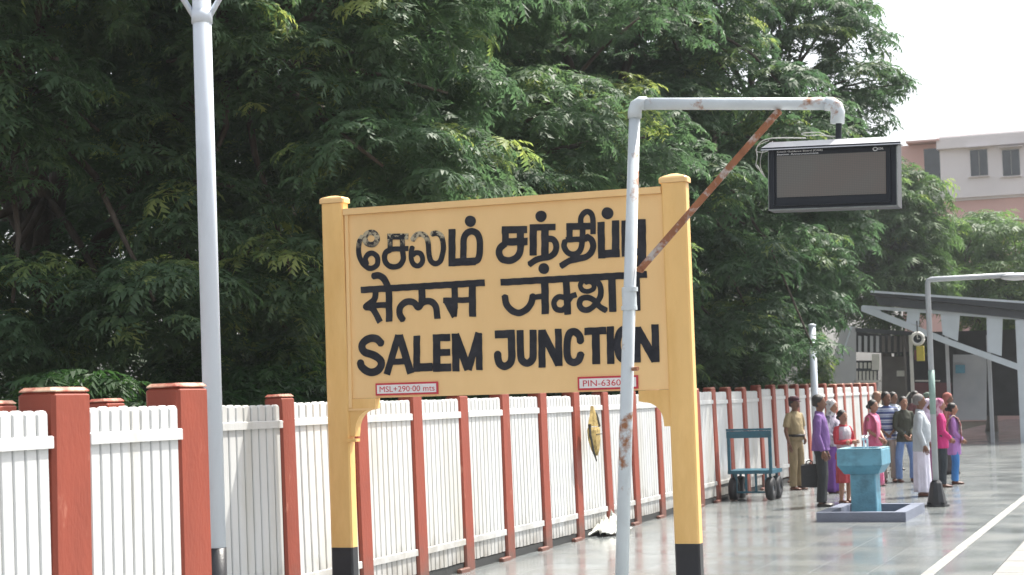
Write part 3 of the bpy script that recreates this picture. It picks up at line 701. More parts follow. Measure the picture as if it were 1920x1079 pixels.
# ------------------------------------------------------------------ tall pale pole behind the near fence
px_, py_ = -6.62, 11.25
a0, a1 = atX(405, 1000, px_), atX(378, 10, px_)
lp = thing('lamp_post', 'tall pale blue white steel lamp post rising behind the near fence on the left', 'lamp post', (px_, (a0.y + a1.y) / 2, 0))
ly = lambda z: (a0.y + (a1.y - a0.y) * (z - a0.z) / (a1.z - a0.z)) - lp.location.y
m = MB(); zb1 = atX(405, 1027, px_).z
m.tube([(0, ly(zb1), zb1), (0, ly(6.2), 6.2)], [.071, .068], 24); m.build('mast', M_pole, lp, True)
m = MB(); m.tube([(0, ly(-.05), -.05), (0, ly(zb1 - .002), zb1 - .002)], .073, 24); m.build('black_band', M_band, lp, True)
zj = atX(405, 42, px_).z
for s_ in (-1, 1):
    m = MB(); vx = Vector((.80, .35, 0)).normalized() if False else Vector((.936, .351, 0)).normalized()
    p0 = Vector((0, ly(zj), zj)) + vx * s_ * .055; p1 = p0 + vx * s_ * .42 + Vector((0, 0, .72))
    m.tube([p0 + vx * s_ * .0, p1], .022, 10); m.build('bracket_arm', M_pole, lp, True)
    m = MB(); q = p1 + vx * s_ * .06
    m.ball(q + vx * s_ * .18 + Vector((0, 0, .04)), (.30, .13, .07), 14, 8); m.build('lamp_head', M_casetop, lp, True)
m = MB(); m.tube([Vector((0, ly(zj), zj - .05)), Vector((0, ly(zj), zj + .05))], .078, 20); m.build('clamp', M_pole, lp, True)

# ------------------------------------------------------------------ small things on and by the fence
op = atX(1113, 765, FENCE_X + .1); ob = atX(1116, 865, FENCE_X + .1)
orn = thing('palm_ornament', 'dried woven palm leaf ornament hanging on the white fence beneath the signboard', 'ornament', (FENCE_X + .085, op.y, op.z))
hgt = op.z - ob.z
m = MB()
for z, w_, d_ in [(0, 0, 0)]: pass
def flat_loft(m, secs):
    v = []; n = len(secs)
    for (z, yc, hw_, d_) in secs: v += [(0, yc - hw_, z), (d_, yc - hw_ * .35, z), (d_ * 1.1, yc + hw_ * .35, z), (.002, yc + hw_, z)]
    f = [(i * 4 + j, i * 4 + (j + 1) % 4, (i + 1) * 4 + (j + 1) % 4, (i + 1) * 4 + j) for i in range(n - 1) for j in range(4)] + [(3, 2, 1, 0), tuple(range(4 * n - 4, 4 * n))]
    m.add(v, f)
S_ = 1 / .45
flat_loft(m, [(-hgt * .36, 0, .10 * S_, .05), (-hgt * .42, 0, .115 * S_, .06), (-hgt * .60, .01, .105 * S_, .06), (-hgt * .78, .03, .065 * S_, .05), (-hgt * .9, .05, .02 * S_, .03)])
m.build('woven_body', M_straw, orn)
m = MB(); flat_loft(m, [(-hgt * .345, 0, .10 * S_, .045), (-hgt * .26, -.01, .08 * S_, .045), (-hgt * .10, -.03, .04 * S_, .04), (hgt * .04, -.05, .015 * S_, .02)])
m.build('tuft', M_straw, orn)
m = MB(); m.box((.045, -.07, -hgt * .505), (.068, .17, -hgt * .49)); m.build('binding', M_strawdark, orn)
for pts in ([(.02, -.20, -hgt * .30), (.02, -.20, -hgt * .5), (.02, -.08, -hgt * .8), (.02, .04, -hgt)], [(.03, .05, -hgt * .1), (.03, .17, -hgt * .35)]):
    m = MB(); m.tube(pts, [.018, .02, .016, .01][:len(pts)], 6); m.build('leaf_stalk', M_strawdark, orn)

rp = ground(1132, 1001)
bm = bmesh.new(); bmesh.ops.create_grid(bm, x_segments=22, y_segments=22, size=.5)
for v in bm.verts:
    r2 = math.hypot(v.co.x, v.co.y)
    v.co.z = max(0, .16 * (1 - r2 * 1.7)) * (1 + .8 * math.sin(v.co.x * 21 + 2 * math.sin(v.co.y * 17))) + .05 * abs(math.sin(v.co.x * 13 + v.co.y * 29)) + .012
    v.co.x *= .36; v.co.y *= 1.0 + .25 * math.sin(v.co.x * 30)
me = bpy.data.meshes.new('rag'); bm.to_mesh(me); bm.free(); me.materials.append(M_rag)
me.polygons.foreach_set('use_smooth', [True] * len(me.polygons))
rag = bpy.data.objects.new('rag', me); COL.objects.link(rag); rag.location = (rp.x + .1, rp.y, 0)
sm_ = rag.modifiers.new('thickness', 'SOLIDIFY'); sm_.thickness = .006
tag(rag, 'crumpled dirty white cloth lying at the foot of the fence', 'cloth')

# ------------------------------------------------------------------ luggage trolley
b0, b1 = ground(1368, 940), ground(1443, 940)
TY = 29.4
tx0, tx1 = atY(1364, 880, TY).x, atY(1448, 880, TY).x
tr = thing('luggage_trolley', 'teal luggage trolley with upright handle frame and black wheels parked by the fence', 'trolley', ((tx0 + tx1) / 2, TY, 0))
hw = (tx1 - tx0) / 2; zd = atY(1405, 886, TY).z; zh = atY(1405, 804, TY).z
m = MB(); m.box((-hw, 0, zd - .03), (hw, .80, zd + .03)); m.build('deck', M_teal, tr)
for s_ in (-1, 1):
    m = MB(); m.box((s_ * (hw - .03) - .025, .0, zd + .031), (s_ * (hw - .03) + .025, .05, zh - .16)); m.build('handle_post', M_teal, tr)
m = MB(); m.box((-hw, -.004, zh - .159), (hw, .054, zh - .04)); m.box((-hw - .005, -.008, zh - .035), (hw + .005, .058, zh)); m.build('handle_board', M_teal, tr)
m = MB()
for k in range(4):
    xk = -hw + .13 + k * (2 * hw - .26) / 3; m.box((xk - .018, .05, .16), (xk + .018, .08, zd - .031))
m.box((-hw + .06, .045, .13), (hw - .06, .085, .16)); m.build('under_frame', M_teal, tr)
for yk in (.14, .66):
    for s_ in (-1, 1):
        xk = s_ * (hw - .07)
        m = MB(); prof = [(.06, -.05), (.15, -.06), (.19, -.045), (.20, 0), (.19, .045), (.15, .06), (.06, .05)]
        v = []; nn = 20
        for j in range(nn):
            w_ = 2 * math.pi * j / nn
            for r0, xx in prof: v.append((xk + xx * 1.15, yk + r0 * math.cos(w_), .20 + r0 * math.sin(w_)))
        K = len(prof)
        f = [(j * K + i, j * K + i + 1, ((j + 1) % nn) * K + i + 1, ((j + 1) % nn) * K + i) for j in range(nn) for i in range(K - 1)]
        f += [(j * K + K - 1, j * K, ((j + 1) % nn) * K, ((j + 1) % nn) * K + K - 1) for j in range(nn)]
        m.add(v, f); wh = m.build('wheel', M_rubber, tr, True)
        m = MB(); m.tube([(xk - .045, yk, .2), (xk + .045, yk, .2)], .062, 14); m.build('hub', M_rubbergrey, wh)
        m = MB(); m.box((xk - .02, yk - .02, .24 if False else .26), (xk + .02, yk + .02, zd - .031)); m.build('fork', M_teal, tr)

# ------------------------------------------------------------------ blue drinking water basin
WY = 25.35
wp = atY(1619, 965, WY)
wb = thing('water_stand', 'sky blue masonry water basin on a pedestal inside a low cement kerb', 'water basin', (wp.x, WY, 0))
W0 = wp.x
fx0, fx1 = ground(1525, 982).x - W0, ground(1690, 984).x - W0
ff = -.70; bk = 1.25
m = MB(); wl_ = .17; hk = .135
m.box((fx0, ff, 0), (fx1, ff + wl_, hk)); m.box((fx0, bk - wl_, 0), (fx1, bk, hk))
m.box((fx0, ff + wl_ + .001, 0), (fx0 + wl_, bk - wl_ - .001, hk)); m.box((fx1 - wl_, ff + wl_ + .001, 0), (fx1, bk - wl_ - .001, hk))
m.build('kerb', M_bed, wb)
m = MB(); m.box((fx0 + wl_ + .001, ff + wl_ + .001, .002), (fx1 - wl_ - .001, bk - wl_ - .001, .012)); m.build('drain_floor', M_bedin, wb)
ph0, ph1 = atY(1595, 930, WY).x - W0, atY(1643, 930, WY).x - W0
z_t, z_m, z_l = atY(1612, 842, WY).z, atY(1612, 872, WY).z, atY(1612, 889, WY).z
m = MB(); m.chbox((ph0, .0, .0), (ph1, .42, z_l + .02), .015); m.build('pedestal', M_blue, wb)
q0, q1 = atY(1569, 860, WY - .2).x - W0, atY(1653, 860, WY - .2).x - W0
m = MB()
def rr(z, ix, iy): return [(q0 + ix, -.2 + iy, z), (q1 - ix, -.2 + iy, z), (q1 - ix, .62 - iy, z), (q0 + ix, .62 - iy, z)]
v = rr(z_l, .075, .13) + rr(z_m, 0, 0) + rr(z_t - .02, 0, 0) + rr(z_t, .012, .012) + rr(z_t, .09, .09) + rr(z_t - .22, .13, .13)
f = [(3, 2, 1, 0), (20, 21, 22, 23)]
for r in range(5): f += [(r * 4 + i, r * 4 + (i + 1) % 4, r * 4 + 4 + (i + 1) % 4, r * 4 + 4 + i) for i in range(4)]
m.add(v, f); tro = m.build('trough', M_blue, wb)
m = MB()
m.box((q0 + .004, -.196, z_t + .001), (q1 - .004, -.115, z_t + .010)); m.box((q0 + .004, .535, z_t + .001), (q1 - .004, .616, z_t + .010))
m.box((q0 + .004, -.114, z_t + .001), (q0 + .085, .534, z_t + .010)); m.box((q1 - .085, -.114, z_t + .001), (q1 - .004, .534, z_t + .010)); m.build('rim', M_bluetop, tro)
for k, xx in enumerate((.0, .05)):
    m = MB(); xk = (q0 + q1) / 2 + xx + .01
    m.tube([(xk, .2, z_t - .12), (xk, .2, z_t + .13), (xk, .17, z_t + .165), (xk, .10, z_t + .165), (xk, .075, z_t + .13)], .014, 8)
    m.box((xk - .03, .185, z_t + .175), (xk + .03, .215, z_t + .19)); m.build('tap', M_print, wb, True)

# ------------------------------------------------------------------ poles among the people
LPY = 27.4
b_ = ground(1757, 950); t_ = atY(1756, 524, b_.y)
rp_ = thing('lamp_post', 'thin grey platform pole with bent top arm and black cone foot', 'lamp post', (b_.x, b_.y, 0))
h_ = t_.z
m = MB(); m.tube([(0, 0, .30), (0, 0, h_ - .06), (.015, 0, h_ - .015), (.06, 0, h_), (1.3, 0, h_ + .01)], [.047, .042, .042, .042, .040], 14); m.build('mast', M_polegrey, rp_, True)
m = MB(); m.tube([(0, 0, 1.42), (0, 0, 2.1)], .0485, 14); m.build('green_band', M_green, rp_, True)
m = MB(); m.tube([(0, 0, .0), (0, 0, .03)], .19, 8); m.tube([(0, 0, .03), (0, 0, .10), (0, 0, .36), (0, 0, .40)], [.15, .14, .09, .06], 10)
ft = m.build('cone_foot', M_band, rp_)
for k in range(4):
    m = MB(); a_ = math.pi / 4 + k * math.pi / 2; m.tube([(.165 * math.cos(a_), .165 * math.sin(a_), .0301), (.165 * math.cos(a_), .165 * math.sin(a_), .07)], .022, 6); m.build('bolt', M_band, ft)
m = MB(); m.ball((1.35, 0, h_ - .02), (.26, .11, .06), 14, 8); m.build('lamp_head', M_casetop, rp_, True)
q = atY(1527, 730, 33.4)
mp = thing('lamp_post', 'pale blue pole under the foliage behind the person in purple', 'lamp post', (q.x, 33.4, 0))
zt_p = atY(1527, 612, 33.4).z
m = MB(); m.tube([(0, 0, 0), (0, 0, zt_p)], [.075, .066], 16); m.build('mast', M_pole, mp, True)
m = MB(); m.tube([(0, 0, zt_p + .001), (0, 0, zt_p + .03), (0, 0, zt_p + .05)], [.078, .078, .03], 16); m.build('mast_cap', M_pole, mp, True)

# ------------------------------------------------------------------ platform shelter (station building) at the far end
BY = 58.0
P2 = lambda x, y: atY(x, y, BY)
O = P2(1700, 700)
st = thing('platform_shelter', 'grey station shelter with dark sloping roof and pale tapering girder beyond the fence', 'building', (O.x, BY, 0))
def lx(x, y=620): return P2(x, y).x - O.x
def lz(x, y): return P2(x, y).z
def quadpanel(name, pts, y0, y1, m_, parent=st):
    m = MB(); m.prism([(lx(x, y), lz(x, y)) for x, y in pts], 'y', y0, y1); return m.build(name, m_, parent)
# roof: long slab running back along the platform, with pale fascia
m = MB(); m.prism([(lx(1632, 553), lz(1632, 553)), (lx(1990, 590), lz(1990, 590)), (lx(1990, 573), lz(1990, 573)), (lx(1638, 548), lz(1638, 548))], 'y', -.35, 40)
roof = m.build('roof', M_roofdark, st)
quadpanel('fascia', [(1636, 550), (1990, 575), (1990, 571), (1636, 546)], -.42, -.352, M_girder, roof)
quadpanel('soffit', [(1640, 556), (1990, 592), (1990, 606), (1650, 572)], -.2, .4, M_roofdark, roof)
# tapering girder: top chord, bottom chord, web plates
gd = quadpanel('girder', [(1618, 573), (1990, 598), (1990, 606), (1618, 579)], -.12, .06, M_girder)
quadpanel('bottom_chord', [(1616, 574), (1630, 576), (1782, 637), (1930, 690), (1930, 702), (1780, 648), (1616, 584)], -.14, .08, M_girder, gd)
for poly in ([(1619, 580), (1650, 581), (1660, 596), (1640, 590)], [(1702, 583), (1725, 585), (1723, 612), (1700, 604)], [(1764, 588), (1800, 590), (1796, 640), (1768, 628)], [(1850, 596), (1880, 598), (1878, 668), (1852, 660)]):
    quadpanel('web_plate', poly, -.08, .02, M_girder, gd)
m = MB(); m.box((lx(1905), -.15, 0), (lx(1930), .12, lz(1917, 600))); m.build('column', M_girder, st)
# left end sheet wall and its stay
quadpanel('end_sheet', [(1548, 722), (1600, 722), (1600, 612), (1590, 612), (1572, 618), (1552, 690)], .5, .56, M_wallgrey)
m = MB(); m.tube([(lx(1570, 680), .45, lz(1570, 680)), (lx(1592, 612), .45, lz(1592, 612))], .03, 6); m.build('stay', M_girder, st)
m = MB(); m.box((lx(1548), .62, -.05), (lx(1599), .70, lz(1575, 721))); m.build('lower_wall', M_wallgrey, st)
# back wall with louvre strips, window grille, posts, dado
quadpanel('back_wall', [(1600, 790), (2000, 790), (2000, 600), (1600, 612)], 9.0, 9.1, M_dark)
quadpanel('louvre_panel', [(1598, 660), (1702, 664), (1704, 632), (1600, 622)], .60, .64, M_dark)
for k in range(9):
    xk = 1604 + k * 11.2; quadpanel('slat', [(xk, 660), (xk + 5.5, 660), (xk + 5.5, 630), (xk, 629)], .54, .598, M_brown if k > 3 else M_wallgrey)
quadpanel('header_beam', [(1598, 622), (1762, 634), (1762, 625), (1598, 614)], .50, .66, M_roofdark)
quadpanel('counter_wall', [(1600, 790), (1640, 790), (1640, 715), (1600, 714)], .60, .68, M_wallgrey)
wn_ = quadpanel('window', [(1597, 714), (1640, 714), (1640, 676), (1597, 676)], .66, .70, M_dark)
quadpanel('sill', [(1597, 717), (1646, 717), (1646, 713.2), (1597, 713.2)], .50, .72, M_creamy, wn_)
for k in range(6):
    xk = 1598 + k * 7; quadpanel('window_bar', [(xk, 713), (xk + 4.4, 713), (xk + 4.4, 696), (xk, 696)], .60, .65, M_creamy, wn_)
for k in range(4):
    xk = 1598 + k * 8; quadpanel('window_bar', [(xk, 691), (xk + 5, 691), (xk + 5, 680), (xk, 680)], .60, .65, M_creamy, wn_)
quadpanel('transom', [(1597, 695.5), (1642, 695.5), (1642, 691.5), (1597, 691.5)], .58, .598, M_roofdark, wn_)
quadpanel('notice_board', [(1630, 694), (1644, 694), (1644, 664), (1630, 664)], .50, .535, M_creamy)
quadpanel('shutter', [(1644, 790), (1690, 790), (1690, 668), (1644, 668)], 1.2, 1.25, M_brown)
quadpanel('notice_board', [(1672, 706), (1686, 706), (1686, 695), (1672, 695)], 1.10, 1.18, M_creamy)
for (x0_, x1_, mm_) in ((1700, 1706, M_creamy), (1689, 1693, M_brown), (1768, 1774, M_wallgrey), (1846, 1853, M_wallgrey)):
    m = MB(); m.box((lx(x0_), .40, 0), (lx(x1_), .52, lz(x0_, 628))); m.build('column', mm_, st)
quadpanel('counter_top', [(1708, 716), (1752, 716), (1752, 713), (1708, 713)], 1.0, 1.5, M_creamy)
quadpanel('dado', [(1700, 790), (1776, 790), (1776, 718), (1700, 718)], 1.02, 1.1, M_maroon)
quadpanel('door_leaf', [(1776, 790), (1840, 790), (1840, 664), (1776, 664)], 1.6, 1.66, M_wallgrey)
quadpanel('shop_sign', [(1782, 700), (1800, 700), (1800, 684), (1782, 684)], 1.4, 1.45, M_blue)
ck = P2(1745, 636)
fx = thing('hanging_clock', 'round white rimmed platform clock hanging below the girder near the thin grey pole', 'clock', (P2(1744, 636).x, BY - 3.0, ck.z * 1.0 - .06))
m = MB(); n_ = 22
m.tube([(.17 * math.cos(2 * math.pi * k / n_), 0, .17 * math.sin(2 * math.pi * k / n_)) for k in range(n_ + 1)], .055, 8); m.build('rim', M_creamy, fx, True)
m = MB(); m.tube([(0, -.03, 0), (0, .03, 0)], .14, 18); m.build('face', M_case, fx)
m = MB(); m.box((-.01, -.045, 0), (.01, -.035, .11)); m.box((0, -.045, -.01), (.08, -.035, .01)); m.build('hand', M_creamy, fx)
m = MB(); m.tube([(0, 0, .22), (0, 0, .55)], .02, 8); m.build('hanger_rod', M_case, fx)
yl = thing('hanging_sign', 'small yellow panel hanging just under the round clock', 'sign', (P2(1749, 665).x, BY - 3.0, P2(1749, 665).z))
m = MB(); m.chbox((-.11, -.05, -.24), (.12, .05, .22), .01); m.build('panel', M_yel, yl)
m = MB(); m.box((-.18, -.02, -.20), (-.115, .02, .1)); m.build('side_flap', M_maroon, yl)

# ------------------------------------------------------------------ pink building behind the trees
QY = 96.0
P3 = lambda x, y: atY(x, y, QY)
O3 = P3(1800, 500)
pb = thing('pink_building', 'pale pink multistorey building with dark window openings behind the paler tree', 'building', (O3.x, QY, 0))
def qp(name, x0, y0, x1, y1, d0, d1, m_, parent=pb):
    a, b = P3(x0, y0), P3(x1, y1); m = MB(); m.box((min(a.x, b.x) - O3.x, d0, min(a.z, b.z)), (max(a.x, b.x) - O3.x, d1, max(a.z, b.z))); return m.build(name, m_, parent)
m = MB(); a, b = P3(1680, 275), P3(2120, 275); m.box((a.x - O3.x, 0, -1), (b.x - O3.x, 12, a.z)); wall = m.build('wall', M_pink, pb)
qp('wing_wall', 1762, 258, 2120, 352, -.35, -.004, M_pinkwhite)
qp('roof_slab', 1702, 272, 1764, 264, -.8, 12, M_pink); qp('roof_slab', 1758, 263, 2130, 256, -.7, 12.4, M_pinkwhite)
def wing_window(x0):
    w_ = qp('window', x0, 284, x0 + 34, 330, -.38, -.352, M_glassd); qp('sunshade', x0 - 5, 281, x0 + 39, 277, -1.0, -.352, M_pinkwhite, w_)
    qp('sill', x0 - 3, 335, x0 + 37, 331, -.55, -.352, M_pinkwhite, w_); qp('mullion', x0 + 16, 285, x0 + 18.5, 329.5, -.43, -.381, M_creamy, w_)
for x0 in (1732, 1820, 1880, 1960):
    f_ = qp('window', x0, 280 + (x0 > 1800) * 6, x0 + 36, 340, -.36 if x0 > 1800 else -.02, -.351 if x0 > 1800 else -.005, M_glassd) if x0 < 1800 else wing_window(x0)
for yy in (420, 520):
    for x0 in (1700, 1763, 1826, 1890):
        w_ = qp('window', x0, yy, x0 + 21, yy + 44, -.06, -.005, M_glassd); qp('sill', x0 - 3, yy + 50, x0 + 26, yy + 46, -.18, -.004, M_pinkwhite, w_)
        qp('sunshade', x0 - 4, yy - 5, x0 + 27, yy - 9, -.6, -.004, M_pinkwhite, w_)
for yy in (365, 468): qp('floor_band', 1681, yy, 2119, yy - 8, -.12, -.0045, M_pinkwhite)

# ------------------------------------------------------------------ trees
def rosette_templates(kinds, fronds, pairs, L, leaf, quad=True, wf=.21):
    out = []
    for _ in range(kinds):
        V, F = [], []
        for fr in range(fronds):
            az = 2 * math.pi * (fr + NR.uniform(-.35, .35)) / fronds
            el = NR.uniform(.0, .75); droop = NR.uniform(.7, 1.5); Lf = L * NR.uniform(.75, 1.15)
            ca, sa = math.cos(az), math.sin(az)
            for p in range(1, pairs + 1):
                t = p / pairs; ang = el - droop * t
                r = Lf * t * math.cos(el * .6 - droop * t * .4); z = Lf * (math.sin(el) * t - .45 * droop * t * t)
                c = np.array([ca * r, sa * r, z]); fd = np.array([ca * math.cos(ang), sa * math.cos(ang), math.sin(ang)])
                sd_ = np.array([-sa, ca, 0.0]); ll = leaf * (1.15 - .55 * abs(t - .45)) * NR.uniform(.8, 1.2)
                for s in (-1, 1):
                    dr = fd * .62 + sd_ * s * .78 + np.array([0, 0, -.30 + NR.uniform(-.15, .15)]); dr /= np.linalg.norm(dr)
                    wv = np.cross(dr, [0, 0, 1.0]) * .5 + fd * .5; wv /= np.linalg.norm(wv); wv *= ll * wf
                    k = len(V)
                    if quad:
                        V += [c, c + dr * ll * .45 + wv, c + dr * ll, c + dr * ll * .5 - wv]; F.append((k, k + 1, k + 2, k + 3))
                    else:
                        V += [c - wv * .8, c + wv * .8, c + dr * ll]; F.append((k, k + 1, k + 2))
        out.append((np.array(V), np.array(F)))
    return out
T_near = rosette_templates(9, 9, 4, .29, .125, False, .33)
T_far = rosette_templates(5, 8, 4, .62, .27, False)
T_fine = rosette_templates(9, 9, 4, .235, .092, False, .36)
T_bush = rosette_templates(6, 8, 4, .40, .17, False, .30)
def crown_mesh(name, spots, temps, m, parent):
    """spots: (position, outward dir, scale, tint)"""
    Vs, Fs, Ts = [], [], []; off = 0
    for p, o_, s, tint in spots:
        V, F = temps[NR.integers(len(temps))]
        az = NR.uniform(0, 2 * math.pi); c, s_ = math.cos(az), math.sin(az)
        Rz = np.array([[c, -s_, 0], [s_, c, 0], [0, 0, 1]])
        up = np.array([0, 0, 1.0]) * .85 + np.array(o_) * NR.uniform(.3, .8); up /= np.linalg.norm(up)
        a = np.cross(up, [0.3, 1, 0.1]); a /= np.linalg.norm(a); b = np.cross(up, a)
        Rt = np.array([a, b, up]).T
        W = (V * s) @ (Rt @ Rz).T + np.array(p)
        Vs.append(W); Fs.append(F + off); off += len(V)
        Ts.append(np.clip(tint + NR.normal(0, .07, len(F)), 0, 1))
    V = np.concatenate(Vs).astype(np.float32); F = np.concatenate(Fs).astype(np.int32); T = np.concatenate(Ts).astype(np.float32)
    me = bpy.data.meshes.new(name); k = F.shape[1]
    me.vertices.add(len(V)); me.vertices.foreach_set('co', V.ravel())
    me.loops.add(F.size); me.loops.foreach_set('vertex_index', F.ravel())
    me.polygons.add(len(F)); me.polygons.foreach_set('loop_start', np.arange(0, F.size, k, dtype=np.int32))
    me.update(calc_edges=True)
    at = me.attributes.new('tint', 'FLOAT', 'FACE'); at.data.foreach_set('value', T)
    me.materials.append(m)
    o = bpy.data.objects.new(name, me); COL.objects.link(o); o.parent = parent
    return o
def limb(m, a, b, r0, r1, wob=.12, n=7):
    a, b = Vector(a), Vector(b); L = (b - a).length; pts = []; rs = []
    for i in range(n):
        t = i / (n - 1); p = a.lerp(b, t); k = math.sin(math.pi * t) * L * wob
        pts.append(p + Vector((R.uniform(-k, k) * .5, R.uniform(-k, k) * .5, k * .5))); rs.append(r0 + (r1 - r0) * t)
    m.tube(pts, rs, 7)
    return pts
LOBES = {}
def tree(name, label, base, trunk_h, crown, lobes_n, temps, m, density=30, extra=(), tint0=.25, group=None, lobe_r=(.6, 1.05), front=True, hole=None, trunk_r=.28, minz=None):
    """crown = (centre, radii); lobes are leafy branch ends on the crown's shell"""
    e = thing(name, label, 'tree', base, group=group)
    B = Vector(base); cc = Vector(crown[0]); rad = Vector(crown[1]); lobes = []
    tries = 0
    while len(lobes) < lobes_n and tries < 9000:
        tries += 1
        u = Vector((R.gauss(0, 1), R.gauss(0, 1), R.gauss(0, 1))).normalized()
        view = u.dot(Vector((.45, -.85, .15)))
        if front and view < -.15 and R.random() < .92: continue
        k = R.uniform(.70, 1.0) if R.random() < .75 else R.uniform(.35, .7)
        p = cc + Vector((u.x * rad.x, u.y * rad.y, u.z * rad.z)) * k
        r = R.uniform(*lobe_r)
        if minz is not None and p.z < minz: continue
        if hole and hole(p): continue
        if any((p - q).length < .72 * (r + r2) * .8 for q, r2 in lobes): continue
        lobes.append((p, r))
    lobes += [(Vector(p), r) for p, r in extra]
    LOBES[name + label] = lobes
    spots = []
    for p, r in lobes:
        n = int(density * r * r); lt = R.uniform(-.12, .14); lit_top = R.random() < .35
        for _ in range(n):
            u = Vector((R.gauss(0, 1), R.gauss(0, 1), R.gauss(.35, .8))).normalized()
            rr_ = r * R.uniform(.72, 1.05)
            q = p + Vector((u.x * rr_ * 1.25, u.y * rr_ * 1.25, u.z * rr_ * .58 - (.12 * r if u.z < 0 else 0)))
            ti = tint0 + lt + R.uniform(-.1, .12) + (.42 if R.random() < (.40 if lit_top and u.z > .35 else .05) else 0)  # paler tint on upward sides of some lobes paints sunlit clump tops
            spots.append(((q - B)[:], u[:], R.uniform(.8, 1.3), ti))
    crown_mesh('crown', spots, temps, m, e)
    mt = MB(); topz = trunk_h
    tp = [Vector((0, 0, -.15)), Vector((.03, .02, .4)), Vector((.1, -.05, topz * .55)), Vector((.05, .1, topz))]
    mt.tube(tp, [trunk_r * 1.5, trunk_r * 1.1, trunk_r * .92, trunk_r * .8], 12)
    forks = []
    for k in range(6):
        a_ = 2 * math.pi * k / 6 + R.uniform(-.4, .4)
        d_ = cc + Vector((math.cos(a_) * rad.x * .45, math.sin(a_) * rad.y * .45, R.uniform(-.25, .4) * rad.z)) - B
        pts = limb(mt, tp[-1] - Vector((0, 0, .15)), d_, trunk_r * .55, trunk_r * .22); forks.append(pts[-1]); forks.append(pts[3])
    for p, r in lobes:
        q = p - B; f_ = min(forks, key=lambda w: (w - q).length)
        if (f_ - q).length > .3: limb(mt, f_, q, trunk_r * .2, .018, .10, 5)
    mt.build('trunk', M_bark, e, True, recalc=False)
    return e
G_T = 'dark feathery trees behind the fence'
tree('shade_tree', 'dark feathery tree at the left edge with bare branches showing in its lower gap', (-13.2, 18.6, -.05), 3.0,
     ((-12.0, 18.2, 6.6), (4.6, 4.6, 5.6)), 105, T_fine, M_leaf, 92, tint0=.42, group=G_T, minz=2.2,
     hole=lambda p: 1.5 < p.z < 4.8 and (lambda c: 80 < CX + FPX * c.x / -c.z < 250)(MROT.transposed() @ (p - Vector((0, 0, CAMH)))))
tree('shade_tree', 'dark feathery tree filling the space between the tall pale post and the sign top', (-12.6, 25.5, -.05), 3.2,
     ((-11.8, 25.0, 6.8), (4.7, 4.8, 6.0)), 112, T_fine, M_leaf, 84, tint0=.40, group=G_T, minz=1.9)
tree('shade_tree', 'dark feathery tree rising directly behind the middle of the yellow signboard', (-12.2, 33.0, -.05), 3.6,
     ((-11.0, 32.5, 7.2), (4.9, 4.9, 6.6)), 110, T_near, M_leaf, 54, group=G_T, minz=2.0)
ex = [(atY(1526, 655, 31.5), .36), (atY(1568, 15, 41), .8), (atY(1598, 70, 40), .75), (atY(1640, 150, 40), .62), (atY(1690, 158, 40), .30), (atY(1590, 150, 39), .8), (atY(1600, 215, 39), .8), (atY(1570, 285, 38), .9),
      (atY(1560, 360, 38), .9), (atY(1560, 440, 38), .9), (atY(1530, 510, 38), .8), (atY(1556, 548, 38), .42), (atY(1500, 570, 36), .8), (atY(1514, 600, 36), .5), (atY(1455, 640, 35), .7), (atY(1488, 655, 35), .42), (atY(1440, 600, 35), .8),
      (atY(1500, 480, 36), .9), (atY(1520, 90, 39), .9), (atY(1500, 200, 38), 1.0), (atY(1510, 340, 38), 1.0), (atY(1440, 500, 36), 1.0), (atY(1540, 30, 39), .9)]
ex = [(p, r) for p, r in ex]
tree('shade_tree', 'dark feathery tree with drooping boughs behind the hanging display board', (-11.6, 41.5, -.05), 4.0,
     ((-10.9, 40.5, 8.2), (5.0, 5.0, 7.0)), 98, T_near, M_leaf, 50, extra=ex, group=G_T, minz=2.4,
     hole=lambda p: (lambda c: CX + FPX * c.x / -c.z > 1545)(MROT.transposed() @ (p - Vector((0, 0, CAMH)))))
tree('pale_tree', 'paler yellow green tree between the hanging display and the pink building', (atY(1655, 600, 66).x, 66, -.05), 4.5,
     ((atY(1630, 470, 66).x, 66, 7.0), (2.5, 2.6, 3.2)), 40, T_far, M_leaf2, 20, extra=[(atY(1700, 345, 66), .8), (atY(1722, 395, 66), .85), (atY(1668, 325, 66), .8), (atY(1712, 460, 66), 1.0), (atY(1725, 520, 66), .9), (atY(1670, 420, 65), 1.1)],
     tint0=.35, lobe_r=(.8, 1.1), trunk_r=.22)
tree('pale_tree', 'bright green small tree showing above the shelter roof right of the thin pole', (atY(1850, 600, 72).x, 72, -.05), 3.5,
     ((atY(1850, 500, 72).x, 72, 6.0), (3.0, 3.0, 2.4)), 26, T_far, M_leaf2, 18, tint0=.6, lobe_r=(.9, 1.3), trunk_r=.2)
G_B = 'rear trees closing the gaps of the dark tree row'
for k, (bx, by, lab) in enumerate(((-19.5, 24, 'rear tree glimpsed through gaps behind the left edge tree'), (-19, 33, 'rear tree glimpsed behind the trees above the sign left post'),
                                   (-17.5, 43, 'rear tree glimpsed behind the trees above the signboard'), (-17.5, 53, 'rear tree glimpsed behind the hanging display tree'))):
    tree('rear_tree', lab, (bx, by, -.05), 3.5, ((bx, by, 7.5), (5.2, 5.2, 7.2)), 34, T_far, M_leaf, 9, group=G_B, lobe_r=(1.4, 2.1), trunk_r=.3, minz=.6)
